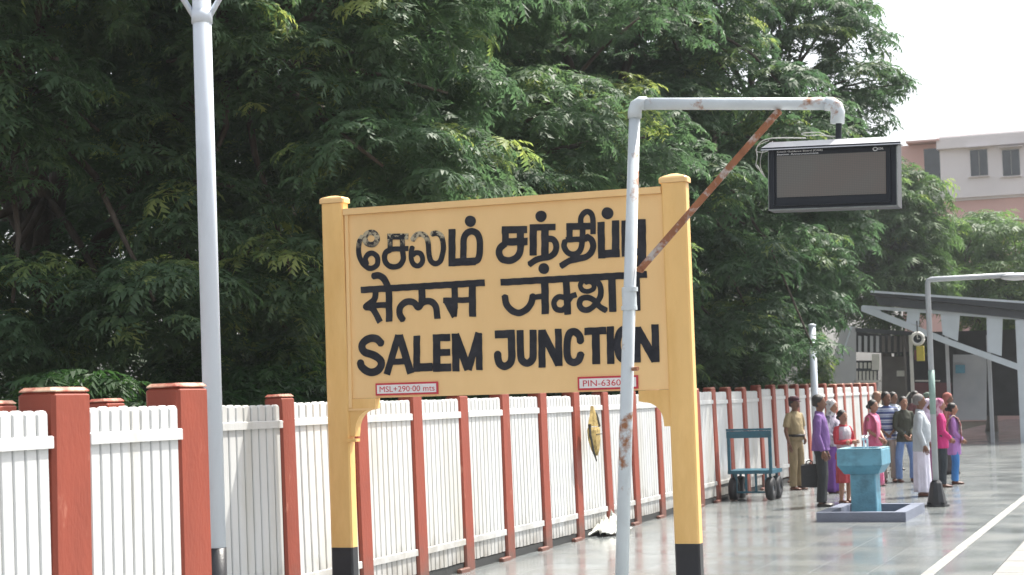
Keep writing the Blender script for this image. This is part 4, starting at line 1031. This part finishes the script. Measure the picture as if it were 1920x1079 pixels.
# bushes along the back of the fence
def bush(label, base, rad, n, m=M_leaf3, tint0=.3, dens=30):
    e = thing('bush', label, 'bush', base, group='bushes behind the fence'); spots = []; mt = MB()
    for k in range(n):
        a_ = R.uniform(0, 2 * math.pi); rr_ = math.sqrt(R.random())
        c = Vector((math.cos(a_) * rad[0] * rr_ * .8, math.sin(a_) * rad[1] * rr_ * .8, rad[2] * R.uniform(.25, .85)))
        limb(mt, (c.x * .15, c.y * .15, 0), c, .03, .01, .1, 5); r = R.uniform(.35, .6)
        for _ in range(int(dens * r * 1.6)):
            u = Vector((R.gauss(0, 1), R.gauss(0, 1), R.gauss(.3, .8))).normalized()
            spots.append(((c + u * r * R.uniform(.6, 1.05))[:], u[:], R.uniform(.45, .75), tint0 + R.uniform(-.15, .2) + (.4 if R.random() < .08 else 0)))
    crown_mesh('foliage', spots, T_bush, m, e); mt.build('stems', M_bark, e, True, recalc=False)
for lab, x, y, rad, n in (('leafy bush at the left edge behind the near fence', -9.3, 13.6, (1.1, 1.2, 2.3), 16), ('leafy bush behind the fence left of the pale post', -9.4, 16.2, (1.2, 1.3, 2.4), 18),
                          ('leafy bush behind the fence between the pale post and the sign', -9.5, 19.0, (1.2, 1.5, 2.7), 20), ('leafy bush hidden behind the left end of the signboard', -9.5, 22.5, (1.1, 1.4, 2.4), 8),
                          ('leafy bush behind the sign centre', -9.6, 26.0, (1.1, 1.5, 2.4), 8), ('leafy bush behind the right sign post', -9.4, 30.0, (1.4, 1.9, 3.2), 24),
                          ('leafy bush over the fence above the trolley', -9.2, 34.0, (1.3, 1.9, 3.0), 26), ('leafy bush over the fence left of the policeman', -9.0, 38.0, (1.2, 1.8, 2.9), 26), ('leafy bush left of the grey end sheet', -9.6, 42.5, (.9, 1.5, 2.6), 18)):
    bush(lab, (x, y, -.05), rad, n)

bush('sunlit yellow green bush between the dark tree and the grey end sheet', (atY(1520, 650, 55).x, 55, -.05), (.35, .5, 4.0), 11, M_leaf3, .62)
# ------------------------------------------------------------------ people
def eval_remesh(mb, voxel, m, name, parent, smooth_it=3):
    me = bpy.data.meshes.new('tmp'); me.from_pydata(mb.v, [], mb.f)
    bm = bmesh.new(); bm.from_mesh(me); bmesh.ops.recalc_face_normals(bm, faces=bm.faces); bm.to_mesh(me); bm.free()
    t = bpy.data.objects.new('tmp', me); COL.objects.link(t)
    r = t.modifiers.new('r', 'REMESH'); r.mode = 'VOXEL'; r.voxel_size = voxel; r.use_smooth_shade = True
    s = t.modifiers.new('s', 'SMOOTH'); s.factor = .5; s.iterations = smooth_it
    bpy.context.view_layer.update()
    out = bpy.data.meshes.new_from_object(t.evaluated_get(bpy.context.evaluated_depsgraph_get()))
    bpy.data.objects.remove(t, do_unlink=True); bpy.data.meshes.remove(me)
    out.materials.clear(); out.materials.append(m); out.name = name
    out.polygons.foreach_set('use_smooth', [True] * len(out.polygons))
    o = bpy.data.objects.new(name, out); COL.objects.link(o); o.parent = parent
    return o
_cm = {}
def cloth(col, rough=.8, var=.10, col2=None, mix=.4, mscale=14):
    k = (col, col2, mix)
    if k not in _cm: _cm[k] = mat('cloth_%d' % len(_cm), col, rough, var + .04, 9, .8, col2, mix, mscale, .06, coord='obj', bscale=11, dist=.05, stretch=(1, 1, .45))
    return _cm[k]
M_skin = mat('brown_skin', (0.16, 0.075, 0.045), .5, .06, 12, coord='obj')
M_skin2 = mat('lighter_brown_skin', (0.30, 0.155, 0.10), .5, .06, 12, coord='obj')
M_hair = mat('black_hair', (0.012, 0.010, 0.010), .45, .3, 40, .3, coord='obj')
M_greyhair = mat('grey_hair', (0.16, 0.15, 0.15), .6, .3, 40, .3, coord='obj')
M_shoe = mat('dark_shoe_leather', (0.02, 0.015, 0.013), .35, .2, 12, coord='obj')
M_sandal = mat('brown_sandal_leather', (0.10, 0.035, 0.02), .5, .2, 12, coord='obj')
M_eye = mat('dark_eye', (0.01, 0.01, 0.01), .2, .1, 9)
M_lip = mat('brown_lip', (0.14, 0.045, 0.035), .5, .1, 9)
def stripes_mat():
    m = bpy.data.materials.new('blue_white_striped_cloth'); m.use_nodes = True; n, l = m.node_tree.nodes, m.node_tree.links; b = n['Principled BSDF']
    tc = n.new('ShaderNodeTexCoord'); sp = n.new('ShaderNodeSeparateXYZ'); l.new(tc.outputs['Object'], sp.inputs[0])
    mu = n.new('ShaderNodeMath'); mu.operation = 'MULTIPLY'; mu.inputs[1].default_value = 9.0; l.new(sp.outputs['Z'], mu.inputs[0])
    fr = n.new('ShaderNodeMath'); fr.operation = 'FRACT'; l.new(mu.outputs[0], fr.inputs[0])
    cr = n.new('ShaderNodeValToRGB'); cr.color_ramp.interpolation = 'CONSTANT'
    cr.color_ramp.elements[0].color = (.06, .09, .24, 1); cr.color_ramp.elements[1].position = .42; cr.color_ramp.elements[1].color = (.42, .50, .62, 1)
    e = cr.color_ramp.elements.new(.6); e.color = (.14, .18, .36, 1); e = cr.color_ramp.elements.new(.72); e.color = (.50, .55, .64, 1)
    l.new(fr.outputs[0], cr.inputs['Fac']); l.new(cr.outputs[0], b.inputs['Base Color']); b.inputs['Roughness'].default_value = .8
    return m
M_stripe = stripes_mat()

def person(label, px, py, H, face, shirt, lower, skin=M_skin, sleeve='short', low='trousers', hair='short', arms='down', belly=.0, shoes=M_shoe, female=False,
           vest=None, belt=None, cap=None, stance=.055, scarf=None, moustache=False, loc=None, group='people waiting on the platform', dupatta=None, hem=.47, look=0.0):
    p = Vector(loc) if loc is not None else ground(px, py)
    e = thing('person', label, 'person', (p.x, p.y, 0), math.radians(face), group)
    k = H; V = lambda x, y, z: Vector((x * k, y * k, z * k))
    sw = .098 if female else .112; hip = .062
    # arms: shoulder, elbow, wrist, per side
    def arm(s, mode):
        sh = (s * sw, -.005, .808)
        if mode == 'down': return sh, (s * (sw + .030), -.015, .640), (s * (sw + .032), .035, .490)
        if mode == 'fold': return sh, (s * (sw + .025), .02, .655), (-s * .02, .115, .66)
        if mode == 'front': return sh, (s * (sw + .02), .0, .645), (s * .035, .105, .545)
        if mode == 'bent': return sh, (s * (sw + .03), -.01, .65), (s * .06, .12, .70)
        if mode == 'back': return sh, (s * (sw + .035), -.045, .65), (s * .03, -.085, .545)
    modes = arms if isinstance(arms, tuple) else (arms, arms)
    AR = {-1: arm(-1, modes[0]), 1: arm(1, modes[1])}
    LG = {s: ((s * hip * (.8 if low == 'trousers' else .6), 0, .50), (s * (stance + .004), .012, .275), (s * stance, -.012, .045)) for s in (-1, 1)}
    # ---- body: one surface
    b = MB()
    tz = [(.47, .082, .062), (.52, .085, .065), (.58, .076, .055), (.63, .074, .054 + belly * .5), (.70, .084, .058 + belly * .3), (.77, .092, .056), (.81, .085, .045), (.835, .045, .036)]
    b.tube([V(0, (belly * .4 if .55 < z < .75 else 0), z) for z, _, _ in tz], [w_ * k * .94 for _, w_, _ in tz], 14, ref=(1, 0, 0), ry=[d_ * k * .92 for _, _, d_ in tz])
    b.tube([V(0, -.006, .815), V(0, .0, .85), V(0, .006, .885)], [.036 * k, .030 * k, .031 * k], 12, ref=(1, 0, 0))
    lk = look
    hd = [(.868, .014, .022, .022), (.878, .016, .034, .036), (.900, .012, .041, .047), (.925, .006, .044, .053), (.950, .002, .045, .055), (.972, -.003, .041, .049), (.990, -.004, .028, .034), (.998, -.004, .012, .014)]
    RZ = Matrix.Rotation(lk, 3, 'Z')
    HV = lambda x, y, z: RZ @ V(x, y, z)
    b.tube([HV(0, y, z) for z, y, _, _ in hd], [w_ * k for _, _, w_, _ in hd], 16, ref=RZ @ Vector((1, 0, 0)), ry=[d_ * k for _, _, _, d_ in hd])
    b.tube([HV(0, .052, .935), HV(0, .066, .915), HV(0, .060, .906)], [.005 * k, .010 * k, .008 * k], 8, ref=(1, 0, 0))
    for s in (-1, 1):
        c = HV(s * .045, -.004, .925); b.ball(c, (.006 * k, .010 * k, .016 * k), 8, 6)
        sh, el, wr = [V(*q) for q in AR[s]]
        b.tube([sh + V(-s * .012, 0, .0), sh.lerp(el, .3), el, el.lerp(wr, .3), wr], [.027 * k, .026 * k, .020 * k, .021 * k, .014 * k], 10)
        hp, kn, an = [V(*q) for q in LG[s]]
        b.tube([hp, hp.lerp(kn, .4), kn, kn.lerp(an, .35), an, an - V(0, 0, .02)], [.038 * k, .040 * k, .031 * k, .031 * k, .020 * k, .022 * k], 12)
        b.tube([an + V(0, -.02, -.022), an + V(0, .02, -.025), an + V(0, .075, -.033), an + V(0, .092, -.036)], [.017 * k, .020 * k, .022 * k, .012 * k], 10, ref=(1, 0, 0), ry=[.02 * k, .019 * k, .011 * k, .008 * k])
    body = eval_remesh(b, .0135, skin, 'body', e, 2)
    # hands: palm, four unequal bent fingers and a thumb, joined to the body mesh
    hb = MB()
    for s in (-1, 1):
        sh, el, wr = [V(*q) for q in AR[s]]; d_ = (wr - el).normalized(); inward = Vector((-s, 0, 0)); inward = (inward - d_ * inward.dot(d_)).normalized(); fw = d_.cross(inward) * (1 if s < 0 else -1)
        pc = wr + d_ * .028 * k
        hb.tube([wr - d_ * .006 * k, wr + d_ * .012 * k, wr + d_ * .05 * k], [.013 * k, .021 * k, .022 * k], 8, ref=fw, ry=[.011 * k, .010 * k, .008 * k])
        for q, ln in ((-.016, .036), (-.006, .044), (.005, .047), (.015, .041)):
            a_ = wr + d_ * .045 * k + fw * q * k
            hb.tube([a_, a_ + d_ * ln * .5 * k + inward * .002 * k, a_ + d_ * ln * .85 * k + inward * .014 * k], [.0052 * k, .0048 * k, .0038 * k], 6)
        a_ = wr + d_ * .016 * k + fw * .018 * k
        hb.tube([a_, a_ + d_ * .02 * k + fw * .012 * k, a_ + d_ * .04 * k + fw * .010 * k + inward * .010 * k], [.0065 * k, .006 * k, .0045 * k], 6)
    bm = bmesh.new(); bm.from_mesh(body.data); off = len(bm.verts)
    vs = [bm.verts.new(v) for v in hb.v]
    for f_ in hb.f:
        try: fc = bm.faces.new([vs[i] for i in f_]); fc.smooth = True
        except ValueError: pass
    bm.to_mesh(body.data); bm.free()
    # ---- lower clothes
    if low == 'trousers':
        t = MB()
        t.tube([V(0, belly * .3, .60), V(0, 0, .55), V(0, 0, .50), V(0, 0, .455)], [.078 * k, .088 * k, .090 * k, .080 * k], 14, ref=(1, 0, 0), ry=[(.060 + belly * .4) * k, .064 * k, .066 * k, .056 * k])
        for s in (-1, 1):
            hp, kn, an = [V(*q) for q in LG[s]]
            pts = [hp + V(0, 0, .01), hp.lerp(kn, .45), kn, kn.lerp(an, .5), an + V(0, .004, -.006)]
            t.tube(pts, [.044 * k, .048 * k, .043 * k, .039 * k, .041 * k], 12, ref=(1, 0, 0), ry=[.052 * k, .053 * k, .045 * k, .043 * k, .045 * k])
        eval_remesh(t, .015, lower, 'trousers', e, 3)
    else:
        t = MB(); flare = {'dhoti': .100, 'sari': .112, 'dress': .095}[low]; z0 = {'dhoti': .045, 'sari': .015, 'dress': .22}[low]
        zs = [.585, .54, .48] + [(.44 + (z0 - .44) * q / 8) for q in range(9)]
        ws = [.068, .080, .090] + [.094 + (flare - .094) * q / 8 for q in range(9)]
        ph = R.uniform(0, 6)
        t.tube([V(0, 0, z) for z in zs], [w_ * k for w_ in ws], 48, ref=(1, 0, 0), ry=[(w_ * .82) * k for w_ in ws],
               ripple=lambda i, w_: (.0 if i < 2 else min(1, i / 9)) * (.075 * math.sin(w_ * 7 + ph + i * .08) + .045 * math.sin(w_ * 13 + ph * 2) + .05 * math.sin(w_ * 2 + ph)))
        t.build({'dhoti': 'dhoti', 'sari': 'sari_skirt', 'dress': 'dress_skirt'}[low], lower, e, True)
    # ---- shirt
    t = MB()
    zz = [(hem, .103, .084), (.53, .100, .080), (.58, .092, .074 + belly * .6), (.63, .087, .068 + belly), (.70, .092, .066 + belly * .5), (.77, .100, .064), (.805, .094, .050), (.828, .066, .042), (.846, .046, .038)]
    if female: zz = [(hem, .104, .086), (.53, .100, .082), (.58, .080, .062), (.63, .074, .055), (.70, .083, .066), (.745, .088, .070), (.80, .086, .050), (.838, .046, .036)]
    ph = R.uniform(0, 6)
    t.tube([V(0, (belly * .5 if .55 < z < .72 else 0), z) for z, _, _ in zz], [w_ * k for _, w_, _ in zz], 28, ref=(1, 0, 0), ry=[d_ * k for _, _, d_ in zz],
           ripple=lambda i, w_: (.03 if i < 5 else .01) * math.sin(w_ * 6 + i * 1.3 + ph))
    for s in (-1, 1):
        sh, el, wr = [V(*q) for q in AR[s]]
        if sleeve == 'long':
            t.tube([sh + V(-s * .05, 0, .004), sh + V(-s * .012, 0, .0), sh.lerp(el, .3), el, el.lerp(wr, .5), wr - (wr - el) * .06], [.026 * k, .031 * k, .034 * k, .030 * k, .028 * k, .025 * k], 12)
        elif sleeve == 'short':
            t.tube([sh + V(-s * .05, 0, .004), sh + V(-s * .012, 0, .0), sh.lerp(el, .35), sh.lerp(el, .78)], [.026 * k, .031 * k, .035 * k, .037 * k], 12)
        else:
            t.tube([sh + V(-s * .045, 0, .004), sh + V(-s * .012, 0, .0), sh.lerp(el, .5), sh.lerp(el, .9)], [.024 * k, .028 * k, .030 * k, .029 * k], 12)
    t.tube([V(0, -.006, .825), V(0, .0, .853)], [.043 * k, .038 * k], 14, ref=(1, 0, 0))
    so = eval_remesh(t, .014, shirt, 'blouse' if female else 'shirt', e, 2)
    if vest:
        t = MB(); t.tube([V(0, 0, z) for z in (.60, .66, .72, .76, .80, .825)], [w_ * k for w_ in (.086, .085, .091, .097, .094, .07)], 24, ref=(1, 0, 0), ry=[d_ * k for d_ in (.066, .066, .076, .078, .060, .05)])
        t.build('vest', vest, e, True)
    if belt:
        t = MB(); n_ = 24; t.tube([V(0, belly * .5, .573), V(0, belly * .5, .600)], [.097 * k, .096 * k], n_, ref=(1, 0, 0), ry=[(.084 + belly * .9) * k] * 2); t.build('belt', belt, e, True)
    if dupatta:
        t = MB(); pts = [V(.055, .078, .50), V(.05, .088, .62), V(.045, .085, .73), V(.055, .055, .81), V(.062, .0, .848), V(.06, -.055, .80), V(.06, -.08, .70), V(.06, -.085, .50)]
        t.tube(pts, [.045 * k] * 8, 10, ref=(1, 0, 0), ry=[.010 * k] * 8); t.build('shoulder_cloth', dupatta, e, True)
    # ---- shoes
    for s in (-1, 1):
        an = V(*LG[s][2]); t = MB()
        hgt_ = .030 if shoes is M_shoe else .016
        t.tube([V(an.x / k, -.048, .012), V(an.x / k, -.030, .018), V(an.x / k, .02, .018), V(an.x / k, .075, .013), V(an.x / k, .098, .010)], [.012 * k, .026 * k, .028 * k, .029 * k, .012 * k], 12, ref=(1, 0, 0),
               ry=[.010 * k, .018 * k, .018 * k, .013 * k, .009 * k]); t.build('shoe', shoes, e, True)
    # ---- hair, face
    if hair in ('short', 'bun', 'grey', 'scarf', 'long', 'bald'):
        t = MB(); hm = {'grey': M_greyhair, 'bald': M_greyhair, 'scarf': scarf}.get(hair, M_hair)
        if hair == 'bald':
            t.tube([HV(0, -.016, z) for z in (.895, .915, .94, .955)], [.030 * k, .045 * k, .0475 * k, .042 * k], 16, ref=RZ @ Vector((1, 0, 0)), ry=[.032 * k, .047 * k, .050 * k, .042 * k])
        else:
            top = [(.895, -.022, .036, .038), (.915, -.018, .046, .048), (.94, -.012, .050, .055), (.965, -.008, .051, .058), (.985, -.007, .044, .050), (1.0, -.006, .028, .034), (1.008, -.006, .010, .012)]
            if hair == 'scarf': top = [(.80, -.02, .09, .055), (.84, -.015, .062, .052)] + [(z, y - .0, w_ * 1.10, d_ * 1.06) for z, y, w_, d_ in top]
            if hair == 'long': top = [(.74, -.06, .035, .018), (.80, -.055, .042, .022), (.86, -.04, .042, .03)] + top
            t.tube([HV(0, y, z) for z, y, _, _ in top], [w_ * k for _, _, w_, _ in top], 18, ref=RZ @ Vector((1, 0, 0)), ry=[d_ * k for _, _, _, d_ in top])
            if hair == 'bun': c = HV(0, -.068, .925); t.ball(c, .026 * k, 10, 7)
        t.build('headscarf' if hair == 'scarf' else 'hair', hm, e, True)
    if cap:
        t = MB(); t.tube([HV(0, -.004, .958), HV(0, -.004, .975), HV(0, -.006, .995), HV(0, -.006, 1.012)], [.050 * k, .055 * k, .053 * k, .03 * k], 18, ref=RZ @ Vector((1, 0, 0)), ry=[.058 * k, .065 * k, .062 * k, .035 * k])
        t.tube([HV(0, .045, .960), HV(0, .078, .952)], [.036 * k, .028 * k], 12, ref=(1, 0, 0), ry=[.006 * k, .004 * k]); t.build('cap', cap, e, True)
    for s in (-1, 1):
        t = MB(); t.ball(HV(s * .017, .0535, .932), (.007 * k, .004 * k, .0045 * k), 8, 5); t.build('eye', M_eye, e, True)
    t = MB(); t.ball(HV(0, .0555, .893), (.014 * k, .005 * k, .004 * k), 8, 5); t.build('mouth', M_lip, e, True)
    if moustache:
        t = MB(); t.ball(HV(0, .058, .902), (.022 * k, .007 * k, .005 * k), 8, 5); t.build('moustache', M_hair, e, True)
    return e, AR, k

khaki = cloth((0.30, 0.235, 0.13), .8); khakid = cloth((0.26, 0.20, 0.11))
pol, _, _ = person('person in khaki uniform with dark belt and maroon cap standing by the fence', 1495, 919, 1.72, -118, khaki, khakid, belly=.018, belt=M_shoe, moustache=True,
       cap=cloth((0.06, 0.012, 0.025)), hem=.575, arms=('front', 'down'), shoes=M_sandal)
pur, AR, k_ = person('person in purple long sleeved shirt and black trousers holding a black briefcase', 1543, 950, 1.76, -84, cloth((0.17, 0.085, 0.27)), cloth((0.022, 0.026, 0.030)), sleeve='long', belly=.012, hem=.50)
# briefcase held in the hand nearer the fence
bp_ = ground(1516, 950)
bc = thing('briefcase', 'black briefcase hanging from the hand of the person in purple', 'briefcase', (pur.location.x - .20, pur.location.y + .04, .30))
bc.rotation_euler = (0, 0, math.radians(14))
m = MB(); m.chbox((-.135, -.05, 0), (.135, .05, .37), .025); m.build('case', M_rubber, bc)
m = MB(); m.tube([(-.05, 0, .365), (-.045, 0, .41), (0, 0, .43), (.045, 0, .41), (.05, 0, .365)], .010, 8); m.build('handle', M_rubber, bc)
m = MB(); m.box((-.10, -.056, .05), (.10, -.0505, .19)); m.build('pocket', M_rubber, bc)
person('person with white and black headscarf and pale lilac clothes behind the person in purple', 1566, 925, 1.66, -110, cloth((0.52, 0.46, 0.56), col2=(0.10, 0.09, 0.13), mix=.45), cloth((0.16, 0.06, 0.28)), skin=M_skin2, sleeve='long', female=True,
       hair='scarf', scarf=cloth((0.60, 0.58, 0.60), col2=(0.06, 0.06, 0.08), mix=.46, mscale=10), arms='front', low='sari', shoes=M_sandal, hem=.50)
person('person with folded arms in grey vest over red sleeves behind the blue basin', 1586, 944, 1.50, -128, cloth((0.42, 0.035, 0.05)), cloth((0.40, 0.05, 0.06)), sleeve='long', female=True, hair='bun', arms='fold',
       vest=cloth((0.42, 0.39, 0.43), col2=(0.50, 0.20, 0.26), mix=.42, mscale=5), low='dress', shoes=M_sandal, skin=M_skin2, stance=.05)
person('person in bright pink sari standing behind the right side of the blue basin', 1643, 912, 1.62, -112, cloth((0.62, 0.14, 0.26)), cloth((0.58, 0.20, 0.30), col2=(0.42, 0.07, 0.17), mix=.45, mscale=6), sleeve='elbow', female=True, hair='bun', arms='front',
       low='sari', dupatta=cloth((0.66, 0.20, 0.32)), skin=M_skin2, shoes=M_sandal)
person('person in blue and white striped shirt and beige trousers facing the shelter', 1668, 904, 1.76, 195, M_stripe, cloth((0.36, 0.31, 0.27)), sleeve='short', arms='front', shoes=M_sandal, look=.5)
person('person in dark olive top and light blue jeans with hands in front', 1700, 904, 1.66, -150, cloth((0.045, 0.05, 0.035)), cloth((0.14, 0.24, 0.46), col2=(0.22, 0.34, 0.56)), sleeve='long', arms='front', skin=M_skin2, female=True, hair='short', shoes=M_sandal, stance=.085)
person('person in pale grey shirt and long white dhoti seen from the side', 1731, 931, 1.72, -82, cloth((0.44, 0.48, 0.52)), cloth((0.66, 0.64, 0.76)), sleeve='long', arms='down', low='dhoti', hair='grey', belly=.030, shoes=M_sandal, hem=.44)
person('person with bald head glimpsed between the pink sari and the striped shirt', 1652, 0, 1.78, -110, cloth((0.50, 0.48, 0.45)), cloth((0.10, 0.10, 0.12)), hair='bald', loc=(atY(1650, 900, 38.5).x, 38.5, 0), skin=M_skin2)
person('person in pale shirt half hidden behind the striped shirt holding a pale stick', 0, 0, 1.74, -120, cloth((0.44, 0.48, 0.54)), cloth((0.07, 0.07, 0.09)), hair='short', loc=(atY(1681, 900, 40).x, 40, 0), arms=('down', 'bent'))
sk = thing('stick', 'pale stick held up slantwise above the heads near the olive top', 'stick', (atY(1690, 757, 39.6).x, 39.6, atY(1690, 757, 39.6).z))
m = MB(); q_ = atY(1706, 736, 39.6) - sk.location; m.tube([q_ * -1.2, q_], .014, 8); m.build('shaft', M_creamy, sk)
person('person in dark maroon shirt deep in the crowd left of the dhoti wearer head', 0, 0, 1.74, -120, cloth((0.10, 0.03, 0.035)), cloth((0.05, 0.05, 0.06)), loc=(atY(1722, 880, 44).x, 44, 0))
person('person with pale lilac headscarf right behind the dhoti wearer', 0, 0, 1.60, -105, cloth((0.50, 0.42, 0.54)), cloth((0.30, 0.12, 0.22)), female=True, hair='scarf', scarf=cloth((0.55, 0.46, 0.58)), loc=(atY(1746, 900, 35.5).x, 35.5, 0), low='sari', sleeve='long', shoes=M_sandal)
person('person in green headscarf deep in the crowd behind the thin grey pole', 0, 0, 1.70, -115, cloth((0.10, 0.16, 0.13)), cloth((0.08, 0.08, 0.1)), female=True, hair='scarf', scarf=cloth((0.11, 0.16, 0.13)), loc=(atY(1745, 880, 43).x, 43, 0), low='sari', sleeve='long')
person('person in magenta tunic, floral scarf and dark trousers right of the thin grey pole', 1768, 914, 1.62, -75, cloth((0.55, 0.03, 0.19)), cloth((0.025, 0.035, 0.045)), female=True, hair='scarf',
       scarf=cloth((0.60, 0.36, 0.46), col2=(0.32, 0.06, 0.16), mix=.5, mscale=12), sleeve='long', arms='front', skin=M_skin2, hem=.44, shoes=M_sandal)
person('person with reddish headscarf at the back right of the crowd', 0, 0, 1.70, -105, cloth((0.30, 0.10, 0.09)), cloth((0.08, 0.07, 0.07)), female=True, hair='scarf', scarf=cloth((0.36, 0.12, 0.10)), loc=(atY(1783, 880, 38).x, 38, 0), low='sari', sleeve='long')
person('person in lilac kurta and bright blue trousers rightmost in the crowd', 1792, 908, 1.52, -80, cloth((0.40, 0.20, 0.50)), cloth((0.04, 0.20, 0.52)), female=True, hair='bun', sleeve='long', arms='front', skin=M_skin2, shoes=M_sandal, hem=.36,
       dupatta=cloth((0.30, 0.10, 0.10), col2=(0.55, 0.5, 0.45), mix=.45, mscale=10))

# ------------------------------------------------------------------ thin haze volume added to lift the dark foliage tones
hz = MB(); hz.box((-90, -25, -2.2), (60, 150, 22)); ho = tag(hz.build('haze', [], None), kind='stuff')
hm = bpy.data.materials.new('black_lift_haze'); hm.use_nodes = True; hn = hm.node_tree.nodes; hl = hm.node_tree.links
hn.remove(hn['Principled BSDF']); pv = hn.new('ShaderNodeVolumePrincipled'); pv.inputs['Color'].default_value = (.85, .9, .95, 1); pv.inputs['Density'].default_value = .0005
pv.inputs['Anisotropy'].default_value = .3
hl.new(pv.outputs[0], hn['Material Output'].inputs['Volume']); ho.data.materials.append(hm)
